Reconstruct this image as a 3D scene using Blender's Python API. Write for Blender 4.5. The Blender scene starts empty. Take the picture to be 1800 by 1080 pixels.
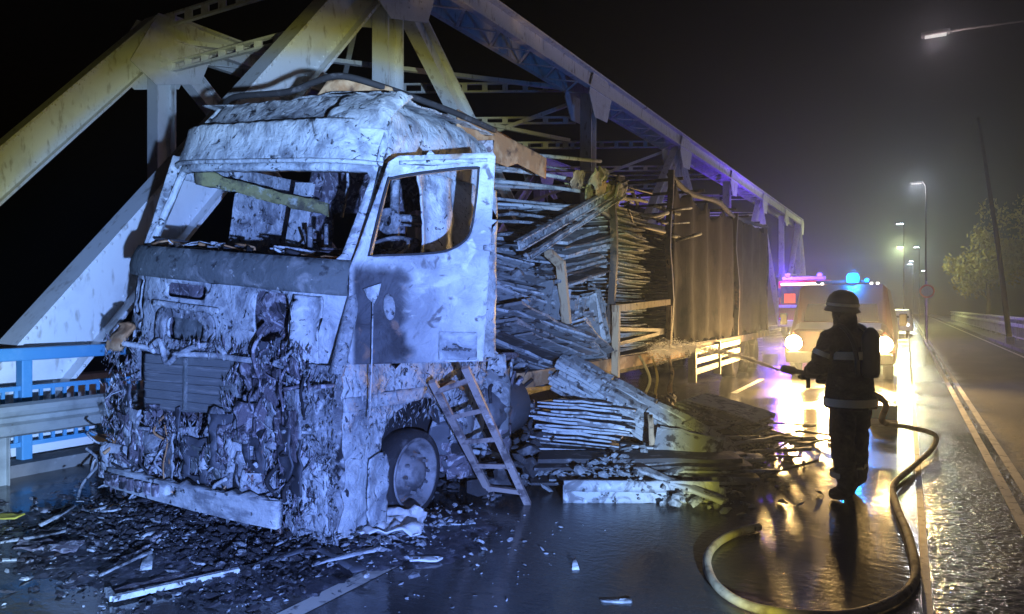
import bpy, bmesh, math, random
from mathutils import Vector, Matrix, noise, Euler
from mathutils.geometry import delaunay_2d_cdt

rnd = random.Random(7)
R = math.radians
S = bpy.context.scene
COL = S.collection

# ------------------------------------------------------------------ camera, sky, light, exposure
CAM_H, YAW, F = 1.64, R(28.8), 1262.0
cd = bpy.data.cameras.new('camera'); cam = bpy.data.objects.new('camera', cd); COL.objects.link(cam)
cam.location = (0, 0, CAM_H); cam.rotation_euler = (R(90), 0, YAW)
cd.sensor_width = 36; cd.lens = F / 1800 * 36; cd.clip_start = .05; cd.clip_end = 600
S.camera = cam
S.view_settings.view_transform = 'Standard'; S.view_settings.look = 'None'
S.view_settings.gamma = 1; S.view_settings.exposure = 0; S.view_settings.use_curve_mapping = False
S.render.engine = 'CYCLES'
cy = S.cycles
cy.use_denoising = True; cy.max_bounces = 6; cy.diffuse_bounces = 2; cy.glossy_bounces = 3
cy.volume_bounces = 0; cy.transparent_max_bounces = 8; cy.sample_clamp_indirect = 4
cy.volume_step_rate = 1.0
try:
    cy.denoiser = 'OPENIMAGEDENOISE'; cy.denoising_input_passes = 'RGB_ALBEDO_NORMAL'
except Exception: pass

w = bpy.data.worlds.new('World'); S.world = w; w.use_nodes = True
nt = w.node_tree; nt.nodes.clear()
sky = nt.nodes.new('ShaderNodeTexSky'); sky.sky_type = 'NISHITA'; sky.sun_disc = False
sky.sun_elevation = R(-4.0); sky.sun_rotation = R(150)
bg = nt.nodes.new('ShaderNodeBackground'); bg.inputs[1].default_value = .05
wo = nt.nodes.new('ShaderNodeOutputWorld')
nt.links.new(sky.outputs[0], bg.inputs[0]); nt.links.new(bg.outputs[0], wo.inputs[0])

def ramp_light(ld, stops):
    """a lamp whose beam pattern (colour over the angle from its axis) is that of its reflector"""
    ld.use_nodes = True; n = ld.node_tree; em = n.nodes['Emission']
    tc = n.nodes.new('ShaderNodeTexCoord')
    sp = n.nodes.new('ShaderNodeSeparateXYZ')
    vt = n.nodes.new('ShaderNodeVectorTransform'); vt.vector_type = 'NORMAL'; vt.convert_from = 'WORLD'; vt.convert_to = 'OBJECT'
    ab = n.nodes.new('ShaderNodeMath'); ab.operation = 'ABSOLUTE'
    ac = n.nodes.new('ShaderNodeMath'); ac.operation = 'ARCCOSINE'
    mr = n.nodes.new('ShaderNodeMapRange'); mr.inputs[1].default_value = 0; mr.inputs[2].default_value = R(45)
    cr = n.nodes.new('ShaderNodeValToRGB')
    els = cr.color_ramp.elements
    while len(els) > 1: els.remove(els[-1])
    for i, (deg, c) in enumerate(stops):
        e = els[0] if i == 0 else els.new(deg / 45)
        e.position = deg / 45; e.color = (*c, 1)
    L = n.links
    L.new(tc.outputs['Normal'], sp.inputs[0])
    L.new(sp.outputs['Z'], ab.inputs[0]); L.new(ab.outputs[0], ac.inputs[0]); L.new(ac.outputs[0], mr.inputs[0])
    L.new(mr.outputs[0], cr.inputs[0]); L.new(cr.outputs[0], em.inputs['Color'])

def cam_dir(px, py):
    t, v = (px - 900) / F, (540 - py) / F
    c, s = math.cos(YAW), math.sin(YAW)
    return Vector((c * t - s, s * t + c, v)).normalized()

# searchlight standing just behind the photographer: cold beam with a warm rim
ld = bpy.data.lights.new('searchlight_beam', 'SPOT'); ld.energy = 8300; ld.color = (1, 1, 1)
ld.spot_size = R(62); ld.spot_blend = .02; ld.shadow_soft_size = .035
lo = bpy.data.objects.new('searchlight_beam', ld); COL.objects.link(lo)
lo.location = (1.65, -.85, 1.05)   # 1.5 m behind and 1.1 m right of the camera
lo.rotation_euler = Vector((-.7165, .6970, -.030)).to_track_quat('-Z', 'Y').to_euler()
ramp_light(ld, [(0, (.092, .162, .50)), (7, (.108, .19, .56)), (12, (.168, .30, .80)), (16, (.25, .45, .98)), (20.0, (.38, .59, .92)),
                (20.9, (.42, .49, .32)), (22.0, (.22, .205, .03)), (23.2, (.03, .026, .012)), (24.5, (0, 0, 0))])

# ------------------------------------------------------------------ helpers
def lnk(o, parent=None):
    COL.objects.link(o)
    if parent: o.parent = parent
    return o

def empty(name, loc=(0, 0, 0), rot=(0, 0, 0)):
    o = bpy.data.objects.new(name, None); o.location = loc; o.rotation_euler = rot
    o.empty_display_size = .2
    return lnk(o)

def tag(o, label, cat, group=None):
    o['label'] = label; o['category'] = cat
    if group: o['group'] = group
    return o

def mesh_obj(name, verts, faces, mat, parent=None, smooth=False):
    me = bpy.data.meshes.new(name); me.from_pydata([tuple(v) for v in verts], [], faces); me.update()
    if smooth:
        for p in me.polygons: p.use_smooth = True
    if mat: me.materials.append(mat)
    return lnk(bpy.data.objects.new(name, me), parent)

def bm_obj(name, bm, mat, parent=None, smooth=False):
    me = bpy.data.meshes.new(name); bmesh.ops.recalc_face_normals(bm, faces=bm.faces); bm.to_mesh(me); bm.free()
    if smooth:
        for p in me.polygons: p.use_smooth = True
    if mat: me.materials.append(mat)
    return lnk(bpy.data.objects.new(name, me), parent)

def inst(name, me, parent=None, loc=(0, 0, 0), rot=(0, 0, 0), sc=(1, 1, 1)):
    o = bpy.data.objects.new(name, me); o.location = loc; o.rotation_euler = rot; o.scale = sc
    return lnk(o, parent)

class MB:
    def __init__(s): s.v = []; s.f = []
    def add(s, vs, fs):
        b = len(s.v); s.v += [Vector(v) for v in vs]; s.f += [[i + b for i in f] for f in fs]; return s
    def box(s, c, d, rot=None, bev=0):
        hx, hy, hz = d[0] / 2, d[1] / 2, d[2] / 2
        if bev:
            bm = bmesh.new(); bmesh.ops.create_cube(bm, size=1)
            for v in bm.verts: v.co = Vector((v.co.x * d[0], v.co.y * d[1], v.co.z * d[2]))
            bmesh.ops.bevel(bm, geom=bm.edges[:], offset=bev, segments=2, affect='EDGES', profile=.6)
            bm.verts.index_update(); vs = [v.co.copy() for v in bm.verts]; fs = [[v.index for v in f.verts] for f in bm.faces]; bm.free()
        else:
            vs = [Vector((x, y, z)) for x in (-hx, hx) for y in (-hy, hy) for z in (-hz, hz)]
            fs = [[0, 1, 3, 2], [4, 6, 7, 5], [0, 4, 5, 1], [2, 3, 7, 6], [0, 2, 6, 4], [1, 5, 7, 3]]
        if rot is not None:
            m = rot.to_matrix() if isinstance(rot, Euler) else rot
            vs = [m @ v for v in vs]
        return s.add([v + Vector(c) for v in vs], fs)
    def bar(s, p0, p1, w_, h_, up=(0, 0, 1)):
        p0, p1 = Vector(p0), Vector(p1); d = (p1 - p0); L = d.length; d.normalize()
        u = Vector(up); sd = d.cross(u)
        if sd.length < 1e-4: sd = d.cross(Vector((1, 0, 0)))
        sd.normalize(); u = sd.cross(d)
        vs = [p + sd * a * w_ / 2 + u * b * h_ / 2 for p in (p0, p1) for a, b in ((-1, -1), (1, -1), (1, 1), (-1, 1))]
        return s.add(vs, [[3, 2, 1, 0], [4, 5, 6, 7], [0, 1, 5, 4], [1, 2, 6, 5], [2, 3, 7, 6], [3, 0, 4, 7]])
    def prism(s, p0, p1, prof, up=(0, 0, 1)):
        """extrude a 2D profile (a along up, b along side) from p0 to p1"""
        p0, p1 = Vector(p0), Vector(p1); d = (p1 - p0).normalized()
        sd = d.cross(Vector(up)).normalized(); u = sd.cross(d); n = len(prof)
        vs = [p + u * a + sd * b for p in (p0, p1) for a, b in prof]
        fs = [[i, (i + 1) % n, n + (i + 1) % n, n + i] for i in range(n)] + [list(range(n))[::-1], list(range(n, 2 * n))]
        return s.add(vs, fs)
    def tube(s, pts, r, n=8, closed=False):
        pts = [Vector(p) for p in pts]; rings = []; m = len(pts)
        pu = None
        for i, p in enumerate(pts):
            a = pts[(i - 1) % m] if (closed or i > 0) else p; b = pts[(i + 1) % m] if (closed or i < m - 1) else p
            d = (b - a).normalized()
            if pu is None:
                pu = d.orthogonal().normalized()
            pu = (pu - d * pu.dot(d)).normalized(); q = d.cross(pu)
            rr = r[i] if isinstance(r, (list, tuple)) else r
            rings.append([p + (pu * math.cos(t) + q * math.sin(t)) * rr for t in [2 * math.pi * k / n for k in range(n)]])
        vs = [v for rg in rings for v in rg]; fs = []
        for i in range(m if closed else m - 1):
            j = (i + 1) % m
            fs += [[i * n + k, i * n + (k + 1) % n, j * n + (k + 1) % n, j * n + k] for k in range(n)]
        if not closed: fs += [list(range(n))[::-1], list(range((m - 1) * n, m * n))]
        return s.add(vs, fs)
    def lathe(s, c, axis, prof, n=24):
        """prof: (r, h) along axis"""
        ax = Vector(axis).normalized(); u = ax.orthogonal().normalized(); q = ax.cross(u); c = Vector(c)
        vs = [c + ax * h + (u * math.cos(t) + q * math.sin(t)) * r for r, h in prof for t in [2 * math.pi * k / n for k in range(n)]]
        fs = []
        for i in range(len(prof) - 1):
            fs += [[i * n + k, i * n + (k + 1) % n, (i + 1) * n + (k + 1) % n, (i + 1) * n + k] for k in range(n)]
        return s.add(vs, fs)
    def build(s, name, mat, parent=None, smooth=False):
        return mesh_obj(name, s.v, s.f, mat, parent, smooth)
    def mesh(s, name, mat):
        me = bpy.data.meshes.new(name); me.from_pydata([tuple(v) for v in s.v], [], s.f); me.update(); me.materials.append(mat); return me

def spline(pts, k=6):
    pts = [Vector(p) for p in pts]; out = []
    for i in range(len(pts) - 1):
        p0 = pts[max(i - 1, 0)]; p1 = pts[i]; p2 = pts[i + 1]; p3 = pts[min(i + 2, len(pts) - 1)]
        for j in range(k):
            t = j / k
            out.append(.5 * ((2 * p1) + (p2 - p0) * t + (2 * p0 - 5 * p1 + 4 * p2 - p3) * t * t + (3 * p1 - p0 - 3 * p2 + p3) * t ** 3))
    out.append(pts[-1]); return out

def G(px, py, z=0.0):
    """ground point seen at a photo pixel (used once to survey positions)"""
    d = cam_dir(px, py); t = (z - CAM_H) / d.z
    return Vector((d.x * t, d.y * t, z))

def rrect(x0, y0, x1, y1, r, n=4):
    out = []
    for cx, cy_, a0 in ((x1 - r, y1 - r, 0), (x0 + r, y1 - r, 90), (x0 + r, y0 + r, 180), (x1 - r, y0 + r, 270)):
        for k in range(n + 1):
            a = R(a0 + 90 * k / n); out.append((cx + r * math.cos(a), cy_ + r * math.sin(a)))
    return out

def inside(p, poly):
    x, y = p; c = False; n = len(poly); j = n - 1
    for i in range(n):
        xi, yi = poly[i]; xj, yj = poly[j]
        if (yi > y) != (yj > y) and x < (xj - xi) * (y - yi) / (yj - yi) + xi: c = not c
        j = i
    return c

def dens(poly, sp):
    out = []; n = len(poly)
    for i in range(n):
        a = Vector(poly[i]); b = Vector(poly[(i + 1) % n]); k = max(1, int((b - a).length / sp))
        out += [tuple(a.lerp(b, t / k)) for t in range(k)]
    return out

def ragged(poly, sp, amp, seed=0):
    """a torn edge: jitter along a densified outline"""
    return [(x + amp * noise.noise(Vector((x * 9, y * 9, seed))), y + amp * noise.noise(Vector((x * 9, y * 9, seed + 31)))) for x, y in dens(poly, sp)]

def panel(name, outline, holes, fn, mat, parent=None, sp=.07, thick=.012, amp=.012, freq=5., seed=0, smooth=True, ridge=0.):
    """sheet-metal panel: 2D outline with cut-outs, mapped to 3D, crumpled and given thickness"""
    outline = dens(outline, sp); holes = [dens(h, sp) for h in holes]
    vs = []; es = []
    for poly in [outline] + holes:
        b = len(vs); n = len(poly); vs += [Vector(p) for p in poly]; es += [(b + i, b + (i + 1) % n) for i in range(n)]
    xs = [p[0] for p in outline]; ys = [p[1] for p in outline]
    rg = random.Random(seed); y = min(ys) + sp / 2; row = 0
    while y < max(ys):
        x = min(xs) + sp * (.5 if row % 2 else .9)
        while x < max(xs):
            p = (x + rg.uniform(-.22, .22) * sp, y + rg.uniform(-.22, .22) * sp)
            if inside(p, outline) and not any(inside(p, h) for h in holes): vs.append(Vector(p))
            x += sp
        y += sp * .87; row += 1
    ov, oe, of, *_ = delaunay_2d_cdt(vs, es, [], 0, 1e-5)
    fs = []
    for f in of:
        c = sum((ov[i] for i in f), Vector((0, 0))) / len(f)
        if inside(c, outline) and not any(inside(c, h) for h in holes): fs.append(f)
    bm = bmesh.new(); bv = [bm.verts.new(fn(p.x, p.y)) for p in ov]
    for f in fs:
        try: bm.faces.new([bv[i] for i in f])
        except ValueError: pass
    bmesh.ops.delete(bm, geom=[v for v in bm.verts if not v.link_faces], context='VERTS')
    bmesh.ops.recalc_face_normals(bm, faces=bm.faces); bm.normal_update()
    so = Vector((seed * 3.1, seed * 1.7, seed * .9))
    disp = []
    for v in bm.verts:
        p = v.co * freq + so
        d = noise.noise(p) * .6 + noise.noise(p * 2.3) * .4
        if ridge: d += ridge * (1 - 2 * abs(noise.noise(p * 1.4 + Vector((9, 9, 9)))))
        disp.append(v.normal * d * amp)
    for v, d in zip(bm.verts, disp): v.co += d
    if thick:
        bm.normal_update(); old = list(bm.verts); fl = [list(f.verts) for f in bm.faces]; bd = [(e.verts[0], e.verts[1]) for e in bm.edges if e.is_boundary]
        nw = {v: bm.verts.new(v.co - v.normal * thick) for v in old}
        for f in fl: bm.faces.new([nw[v] for v in reversed(f)])
        for a_, b_ in bd: bm.faces.new((a_, b_, nw[b_], nw[a_]))
    return bm_obj(name, bm, mat, parent, smooth)

# ------------------------------------------------------------------ materials
def mat(name, base, rough=.7, metal=0., layers=(), bump=None, bumps=(), coat=0., spec=.5, rand=True, roughvar=None, emit=None):
    m = bpy.data.materials.new(name); m.use_nodes = True; n = m.node_tree; L = n.links
    bs = n.nodes['Principled BSDF']
    bs.inputs['Roughness'].default_value = rough; bs.inputs['Metallic'].default_value = metal
    bs.inputs['Specular IOR Level'].default_value = spec; bs.inputs['Coat Weight'].default_value = coat
    if emit:
        bs.inputs['Emission Color'].default_value = (*emit[0], 1); bs.inputs['Emission Strength'].default_value = emit[1]
    tc = n.nodes.new('ShaderNodeTexCoord'); vec = tc.outputs['Object']
    if rand:
        oi = n.nodes.new('ShaderNodeObjectInfo'); mu = n.nodes.new('ShaderNodeMath'); mu.operation = 'MULTIPLY'; mu.inputs[1].default_value = 37
        va = n.nodes.new('ShaderNodeVectorMath'); va.operation = 'ADD'
        L.new(oi.outputs['Random'], mu.inputs[0]); L.new(vec, va.inputs[0]); L.new(mu.outputs[0], va.inputs[1]); vec = va.outputs[0]
    def nz(scale, detail=6, dist=0., stretch=None, ridged=False):
        v = vec
        if stretch:
            mp = n.nodes.new('ShaderNodeMapping'); mp.inputs['Scale'].default_value = stretch; L.new(v, mp.inputs[0]); v = mp.outputs[0]
        t = n.nodes.new('ShaderNodeTexNoise'); t.inputs['Scale'].default_value = scale; t.inputs['Detail'].default_value = detail
        t.inputs['Distortion'].default_value = dist; t.inputs['Roughness'].default_value = .6
        if ridged: t.noise_type = 'RIDGED_MULTIFRACTAL'; t.normalize = True
        L.new(v, t.inputs['Vector']); return t.outputs[0]
    def mrange(src, lo_, hi_):
        r_ = n.nodes.new('ShaderNodeMapRange'); r_.interpolation_type = 'SMOOTHSTEP'
        r_.inputs[1].default_value = lo_; r_.inputs[2].default_value = hi_; L.new(src, r_.inputs[0]); return r_.outputs[0]
    col = None
    rgb = n.nodes.new('ShaderNodeRGB'); rgb.outputs[0].default_value = (*base, 1); col = rgb.outputs[0]
    for ly in layers:
        c, sc, lo_, hi_ = ly[:4]; o = ly[4] if len(ly) > 4 else {}
        mx = n.nodes.new('ShaderNodeMix'); mx.data_type = 'RGBA'
        L.new(mrange(nz(sc, **o), lo_, hi_), mx.inputs[0]); L.new(col, mx.inputs[6]); mx.inputs[7].default_value = (*c, 1); col = mx.outputs[2]
    L.new(col, bs.inputs['Base Color'])
    if roughvar:
        sc, lo_, hi_, r0, r1 = roughvar
        a = mrange(nz(sc), lo_, hi_); q = n.nodes.new('ShaderNodeMapRange'); q.inputs[3].default_value = r0; q.inputs[4].default_value = r1
        L.new(a, q.inputs[0]); L.new(q.outputs[0], bs.inputs['Roughness'])
    prev = None
    for b in ([bump] if bump else []) + list(bumps):
        sc, st, di = b[:3]; o = b[3] if len(b) > 3 else {}
        bn = n.nodes.new('ShaderNodeBump'); bn.inputs['Strength'].default_value = st; bn.inputs['Distance'].default_value = di
        L.new(nz(sc, **o), bn.inputs['Height'])
        if prev: L.new(prev, bn.inputs['Normal'])
        prev = bn.outputs[0]
    if prev: L.new(prev, bs.inputs['Normal'])
    return m

RG = dict(ridged=True)
M = {}
M['ash'] = mat('ash_burnt_paint', (.36, .37, .38), .75, .1, [
    ((.11, .11, .12), 2.8, .38, .66, dict(dist=1.)), ((.58, .59, .58), 7., .50, .70, dict(dist=1.2)),
    ((.022, .02, .022), 11., .56, .64, dict(dist=1.5)), ((.02, .018, .02), 3.2, .58, .70, dict(dist=1.)),
    ((.26, .13, .06), 3.3, .70, .78, dict(dist=1.))], bumps=[(9, .8, .04, dict(dist=1.5)), (24, .6, .015), (60, .4, .006)])
M['ash_light'] = mat('ash_pale_paint', (.50, .52, .52), .7, .1, [
    ((.20, .21, .23), 3.0, .44, .70, dict(dist=1.2)), ((.60, .61, .59), 8., .52, .72, dict(dist=1.)), ((.03, .03, .034), 12, .60, .66, dict(dist=1.5)), ((.05, .048, .05), 4., .63, .70, dict(dist=1.)), ((.30, .22, .12), 3.3, .70, .80)],
    bumps=[(7, .7, .04, dict(dist=1.5)), (22, .5, .015), (60, .35, .006)])
M['ladder'] = mat('scorched_ladder', (.30, .25, .23), .8, 0, [((.10, .08, .08), 8, .48, .64), ((.45, .44, .43), 12, .6, .7)], bumps=[(30, .5, .01)])
M['bumper'] = mat('scorched_bumper', (.52, .54, .53), .7, .1, [((.22, .23, .24), 5, .46, .66, dict(stretch=(.6, 1, 2))), ((.03, .03, .03), 12, .60, .66), ((.62, .63, .60), 9, .6, .7)], bumps=[(12, .7, .02), (40, .5, .008)])
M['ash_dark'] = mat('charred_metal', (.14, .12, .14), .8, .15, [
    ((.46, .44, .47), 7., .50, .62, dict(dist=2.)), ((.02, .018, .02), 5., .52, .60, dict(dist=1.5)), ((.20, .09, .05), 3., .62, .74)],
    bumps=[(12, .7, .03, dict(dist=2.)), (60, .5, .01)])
M['rubble'] = mat('wet_rubble', (.035, .032, .035), .35, 0, [((.17, .165, .18), 8, .58, .68), ((.10, .06, .045), 3, .62, .72)], bumps=[(60, .5, .01)])
M['soot'] = mat('soot', (.022, .02, .022), .85, 0, [((.09, .085, .09), 9, .55, .7)], bumps=[(25, .6, .01)])
M['slate'] = mat('scorched_slate', (.075, .078, .09), .6, .1, [((.16, .16, .18), 3, .5, .7), ((.20, .10, .07), 5, .62, .72), ((.03, .03, .03), 4, .55, .65)], bumps=[(20, .3, .006)])
M['cowl'] = mat('cowl_grey', (.115, .125, .12), .75, .1, [((.26, .26, .25), 6, .50, .72, dict(dist=1.)), ((.035, .035, .035), 9, .58, .68), ((.36, .36, .34), 14, .64, .70)], bumps=[(14, .6, .02), (50, .5, .008)])
M['grille'] = mat('radiator_fins', (.21, .22, .215), .65, .3, [((.35, .35, .34), 6, .52, .7, dict(stretch=(.4, 1, 4))), ((.06, .06, .06), 5, .6, .7, dict(stretch=(.4, 1, 5)))],
                  bumps=[(28, .7, .01, dict(stretch=(.15, 1, 3))), (60, .3, .004)])
M['rust'] = mat('rusty_orange', (.33, .17, .075), .85, .1, [((.48, .30, .16), 4, .5, .65), ((.10, .05, .03), 6, .55, .7)], bumps=[(30, .5, .01)])
M['olive'] = mat('olive_strut', (.20, .18, .07), .85, 0, [((.07, .06, .035), 6, .45, .62), ((.32, .33, .26), 9, .56, .68), ((.02, .02, .015), 13, .6, .66)], bumps=[(16, .8, .02), (50, .5, .008)])
M['steel'] = mat('truss_paint', (.80, .81, .80), .55, 0, [((.68, .68, .67), 1.3, .5, .7), ((.30, .25, .20), 3.5, .60, .74, dict(stretch=(1, 1, .35))), ((.5, .48, .44), 9, .55, .7, dict(stretch=(1, 1, .3)))], bumps=[(40, .15, .004)])
M['rim'] = mat('scorched_rim', (.24, .235, .245), .6, .15, [((.09, .085, .09), 6, .46, .66), ((.28, .16, .10), 9, .62, .7)], bumps=[(40, .3, .004)])
M['char'] = mat('charred_board', (.16, .165, .17), .85, 0, [((.30, .31, .32), 5, .50, .64, dict(dist=1.)), ((.025, .024, .026), 7, .54, .62)], bumps=[(22, .6, .012), (70, .5, .006)])
M['char_pale'] = mat('ash_grey_board', (.33, .345, .36), .85, 0, [((.13, .13, .14), 5, .50, .62, dict(dist=1.5)), ((.50, .50, .50), 9, .58, .68), ((.03, .03, .03), 11, .62, .67)], bumps=[(18, .6, .012), (70, .5, .006)])
M['char_dark'] = mat('coal_board', (.035, .033, .035), .8, 0, [((.13, .13, .14), 6, .54, .66)], bumps=[(22, .7, .012)])
M['wood'] = mat('scorched_wood', (.36, .26, .16), .85, 0, [((.16, .10, .06), 4, .5, .64, dict(stretch=(4, 4, .6))), ((.04, .03, .025), 5, .60, .68)], bumps=[(30, .5, .008, dict(stretch=(3, 3, .5)))])
M['curtain'] = mat('sooty_curtain', (.020, .015, .013), .9, 0, spec=.05, layers= [((.036, .028, .024), 1.2, .45, .7), ((.01, .008, .008), 2.2, .55, .7)], bumps=[(5, .3, .03, dict(stretch=(1, 1, .2)))])
M['chassis'] = mat('chassis_soot', (.055, .045, .04), .7, .2, [((.20, .13, .08), 4, .52, .68), ((.02, .02, .02), 6, .55, .65)], bumps=[(25, .5, .01)])
M['rail_blue'] = mat('blue_railing_paint', (.10, .33, .55), .45, 0, [((.17, .40, .60), 3, .5, .7), ((.20, .16, .13), 7, .69, .75)], bumps=[(50, .12, .003)])
M['galv'] = mat('galvanised_guard_rail', (.42, .43, .40), .5, .25, [((.30, .31, .29), 2.5, .48, .66), ((.22, .18, .13), 7, .66, .74)], bumps=[(40, .15, .004)])
M['galv_white'] = mat('white_parapet', (.66, .65, .60), .55, 0, [((.45, .43, .38), 2, .52, .7)], bumps=[(40, .15, .004)])
M['white'] = mat('pale_plastic', (.72, .73, .72), .6, 0, [((.40, .40, .40), 7, .55, .68, dict(dist=1.))], bumps=[(20, .4, .01)])
M['hose'] = mat('hose_fabric', (.36, .32, .24), .85, 0, [((.16, .13, .10), 5, .46, .64), ((.06, .055, .05), 11, .6, .7)], bumps=[(160, .6, .004), (12, .5, .02)])
M['black_cloth'] = mat('fire_coat', (.030, .027, .026), .85, 0, [((.055, .048, .044), 6, .45, .7)], bumps=[(9, .9, .05, dict(stretch=(1, 1, 1.8), dist=1.)), (24, .6, .02), (120, .3, .003)])
M['boot'] = mat('boot_rubber', (.02, .02, .02), .5, 0, bumps=[(40, .2, .004)])
M['reflective'] = mat('reflective_band', (.70, .70, .55), .30, .2, bumps=[(120, .2, .002)])
M['helmet'] = mat('helmet_shell', (.10, .10, .09), .35, 0, coat=.3)
M['red'] = mat('engine_red', (.42, .028, .02), .3, 0, [((.30, .02, .016), 2, .5, .7)], coat=.5)
M['van_white'] = mat('van_paint', (.55, .55, .54), .35, 0, [((.42, .42, .40), 2, .5, .7)], coat=.4)
M['van_dark'] = mat('van_dark_red', (.09, .012, .010), .35, 0, [((.06, .01, .01), 2, .5, .7)], coat=.3)
M['glass'] = mat('dark_glass', (.012, .014, .016), .06, 0, spec=.8)
M['chrome'] = mat('chrome', (.6, .6, .6), .2, 1)
M['tyre'] = mat('tyre_rubber', (.02, .02, .02), .75, 0, bumps=[(40, .4, .006)])
M['plate'] = mat('white_plate', (.75, .75, .72), .4)
M['blue_box'] = mat('blue_plastic', (.02, .30, .62), .35, 0, [((.03, .22, .5), 5, .5, .7)])
M['yellow'] = mat('yellow_foam', (.55, .46, .06), .7, 0, [((.30, .22, .06), 6, .5, .65)])
M['pole'] = mat('lamp_pole', (.022, .022, .024), .8, 0, [((.014, .014, .014), 3, .5, .7)], spec=.1)
M['lamp_off'] = mat('lamp_diffuser', (.75, .75, .75), .4)
M['bark'] = mat('bark', (.06, .045, .03), .9, 0, bumps=[(20, .6, .02)])
M['leaf'] = mat('leaf', (.16, .14, .03), .6, 0, [((.13, .10, .02), 3, .45, .65), ((.04, .05, .015), 2, .5, .7)])
M['ground'] = mat('dark_ground', (.025, .026, .022), .95, 0, [((.045, .04, .03), .5, .45, .65)])
M['concrete'] = mat('footpath_concrete', (.22, .21, .195), .8, 0, [((.13, .125, .12), 1.2, .48, .65), ((.30, .29, .27), 6, .6, .7)], bumps=[(40, .25, .006)])
M['paint'] = mat('road_paint', (.62, .60, .54), .6, 0, [((.10, .10, .10), 9, .57, .63, dict(dist=1.)), ((.36, .34, .30), 3, .5, .65)], bumps=[(60, .3, .004)], rand=False)
M['sign_red'] = mat('sign_red', (.5, .03, .03), .4); M['sign_white'] = mat('sign_white', (.75, .75, .75), .4)
M['ink'] = mat('ink', (.02, .02, .025), .6)
def spray_mat():
    m = bpy.data.materials.new('water_spray'); m.use_nodes = True; n = m.node_tree; n.nodes.clear()
    t = n.nodes.new('ShaderNodeBsdfTranslucent'); t.inputs[0].default_value = (.8, .82, .85, 1); g = n.nodes.new('ShaderNodeBsdfTransparent'); x = n.nodes.new('ShaderNodeMixShader'); x.inputs[0].default_value = .45
    o = n.nodes.new('ShaderNodeOutputMaterial'); n.links.new(g.outputs[0], x.inputs[1]); n.links.new(t.outputs[0], x.inputs[2]); n.links.new(x.outputs[0], o.inputs[0]); return m
M['spray'] = spray_mat()
def glow(name, c, s):
    m = bpy.data.materials.new(name); m.use_nodes = True; n = m.node_tree; n.nodes.clear()
    e = n.nodes.new('ShaderNodeEmission'); e.inputs[0].default_value = (*c, 1); e.inputs[1].default_value = s
    o = n.nodes.new('ShaderNodeOutputMaterial'); n.links.new(e.outputs[0], o.inputs[0]); return m
M['headlamp'] = glow('headlamp_glow', (1, .62, .20), 1150)
M['beacon_blue'] = glow('beacon_blue_glow', (.005, .22, 1), 9)
M['beacon_violet'] = glow('beacon_violet_glow', (.10, .04, 1), 9)
M['lamp_green'] = glow('street_lamp_glow', (.85, 1, .35), 40)
M['lamp_white'] = glow('street_lamp_white_glow', (.75, .9, 1), 30)
M['lamp_dim'] = glow('lamp_dim_glow', (1, .95, .92), .6)
M['marker'] = glow('marker_glow', (1, .92, .8), 5)
M['red_window'] = glow('red_window_glow', (1, .06, .04), 1.6)

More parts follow.
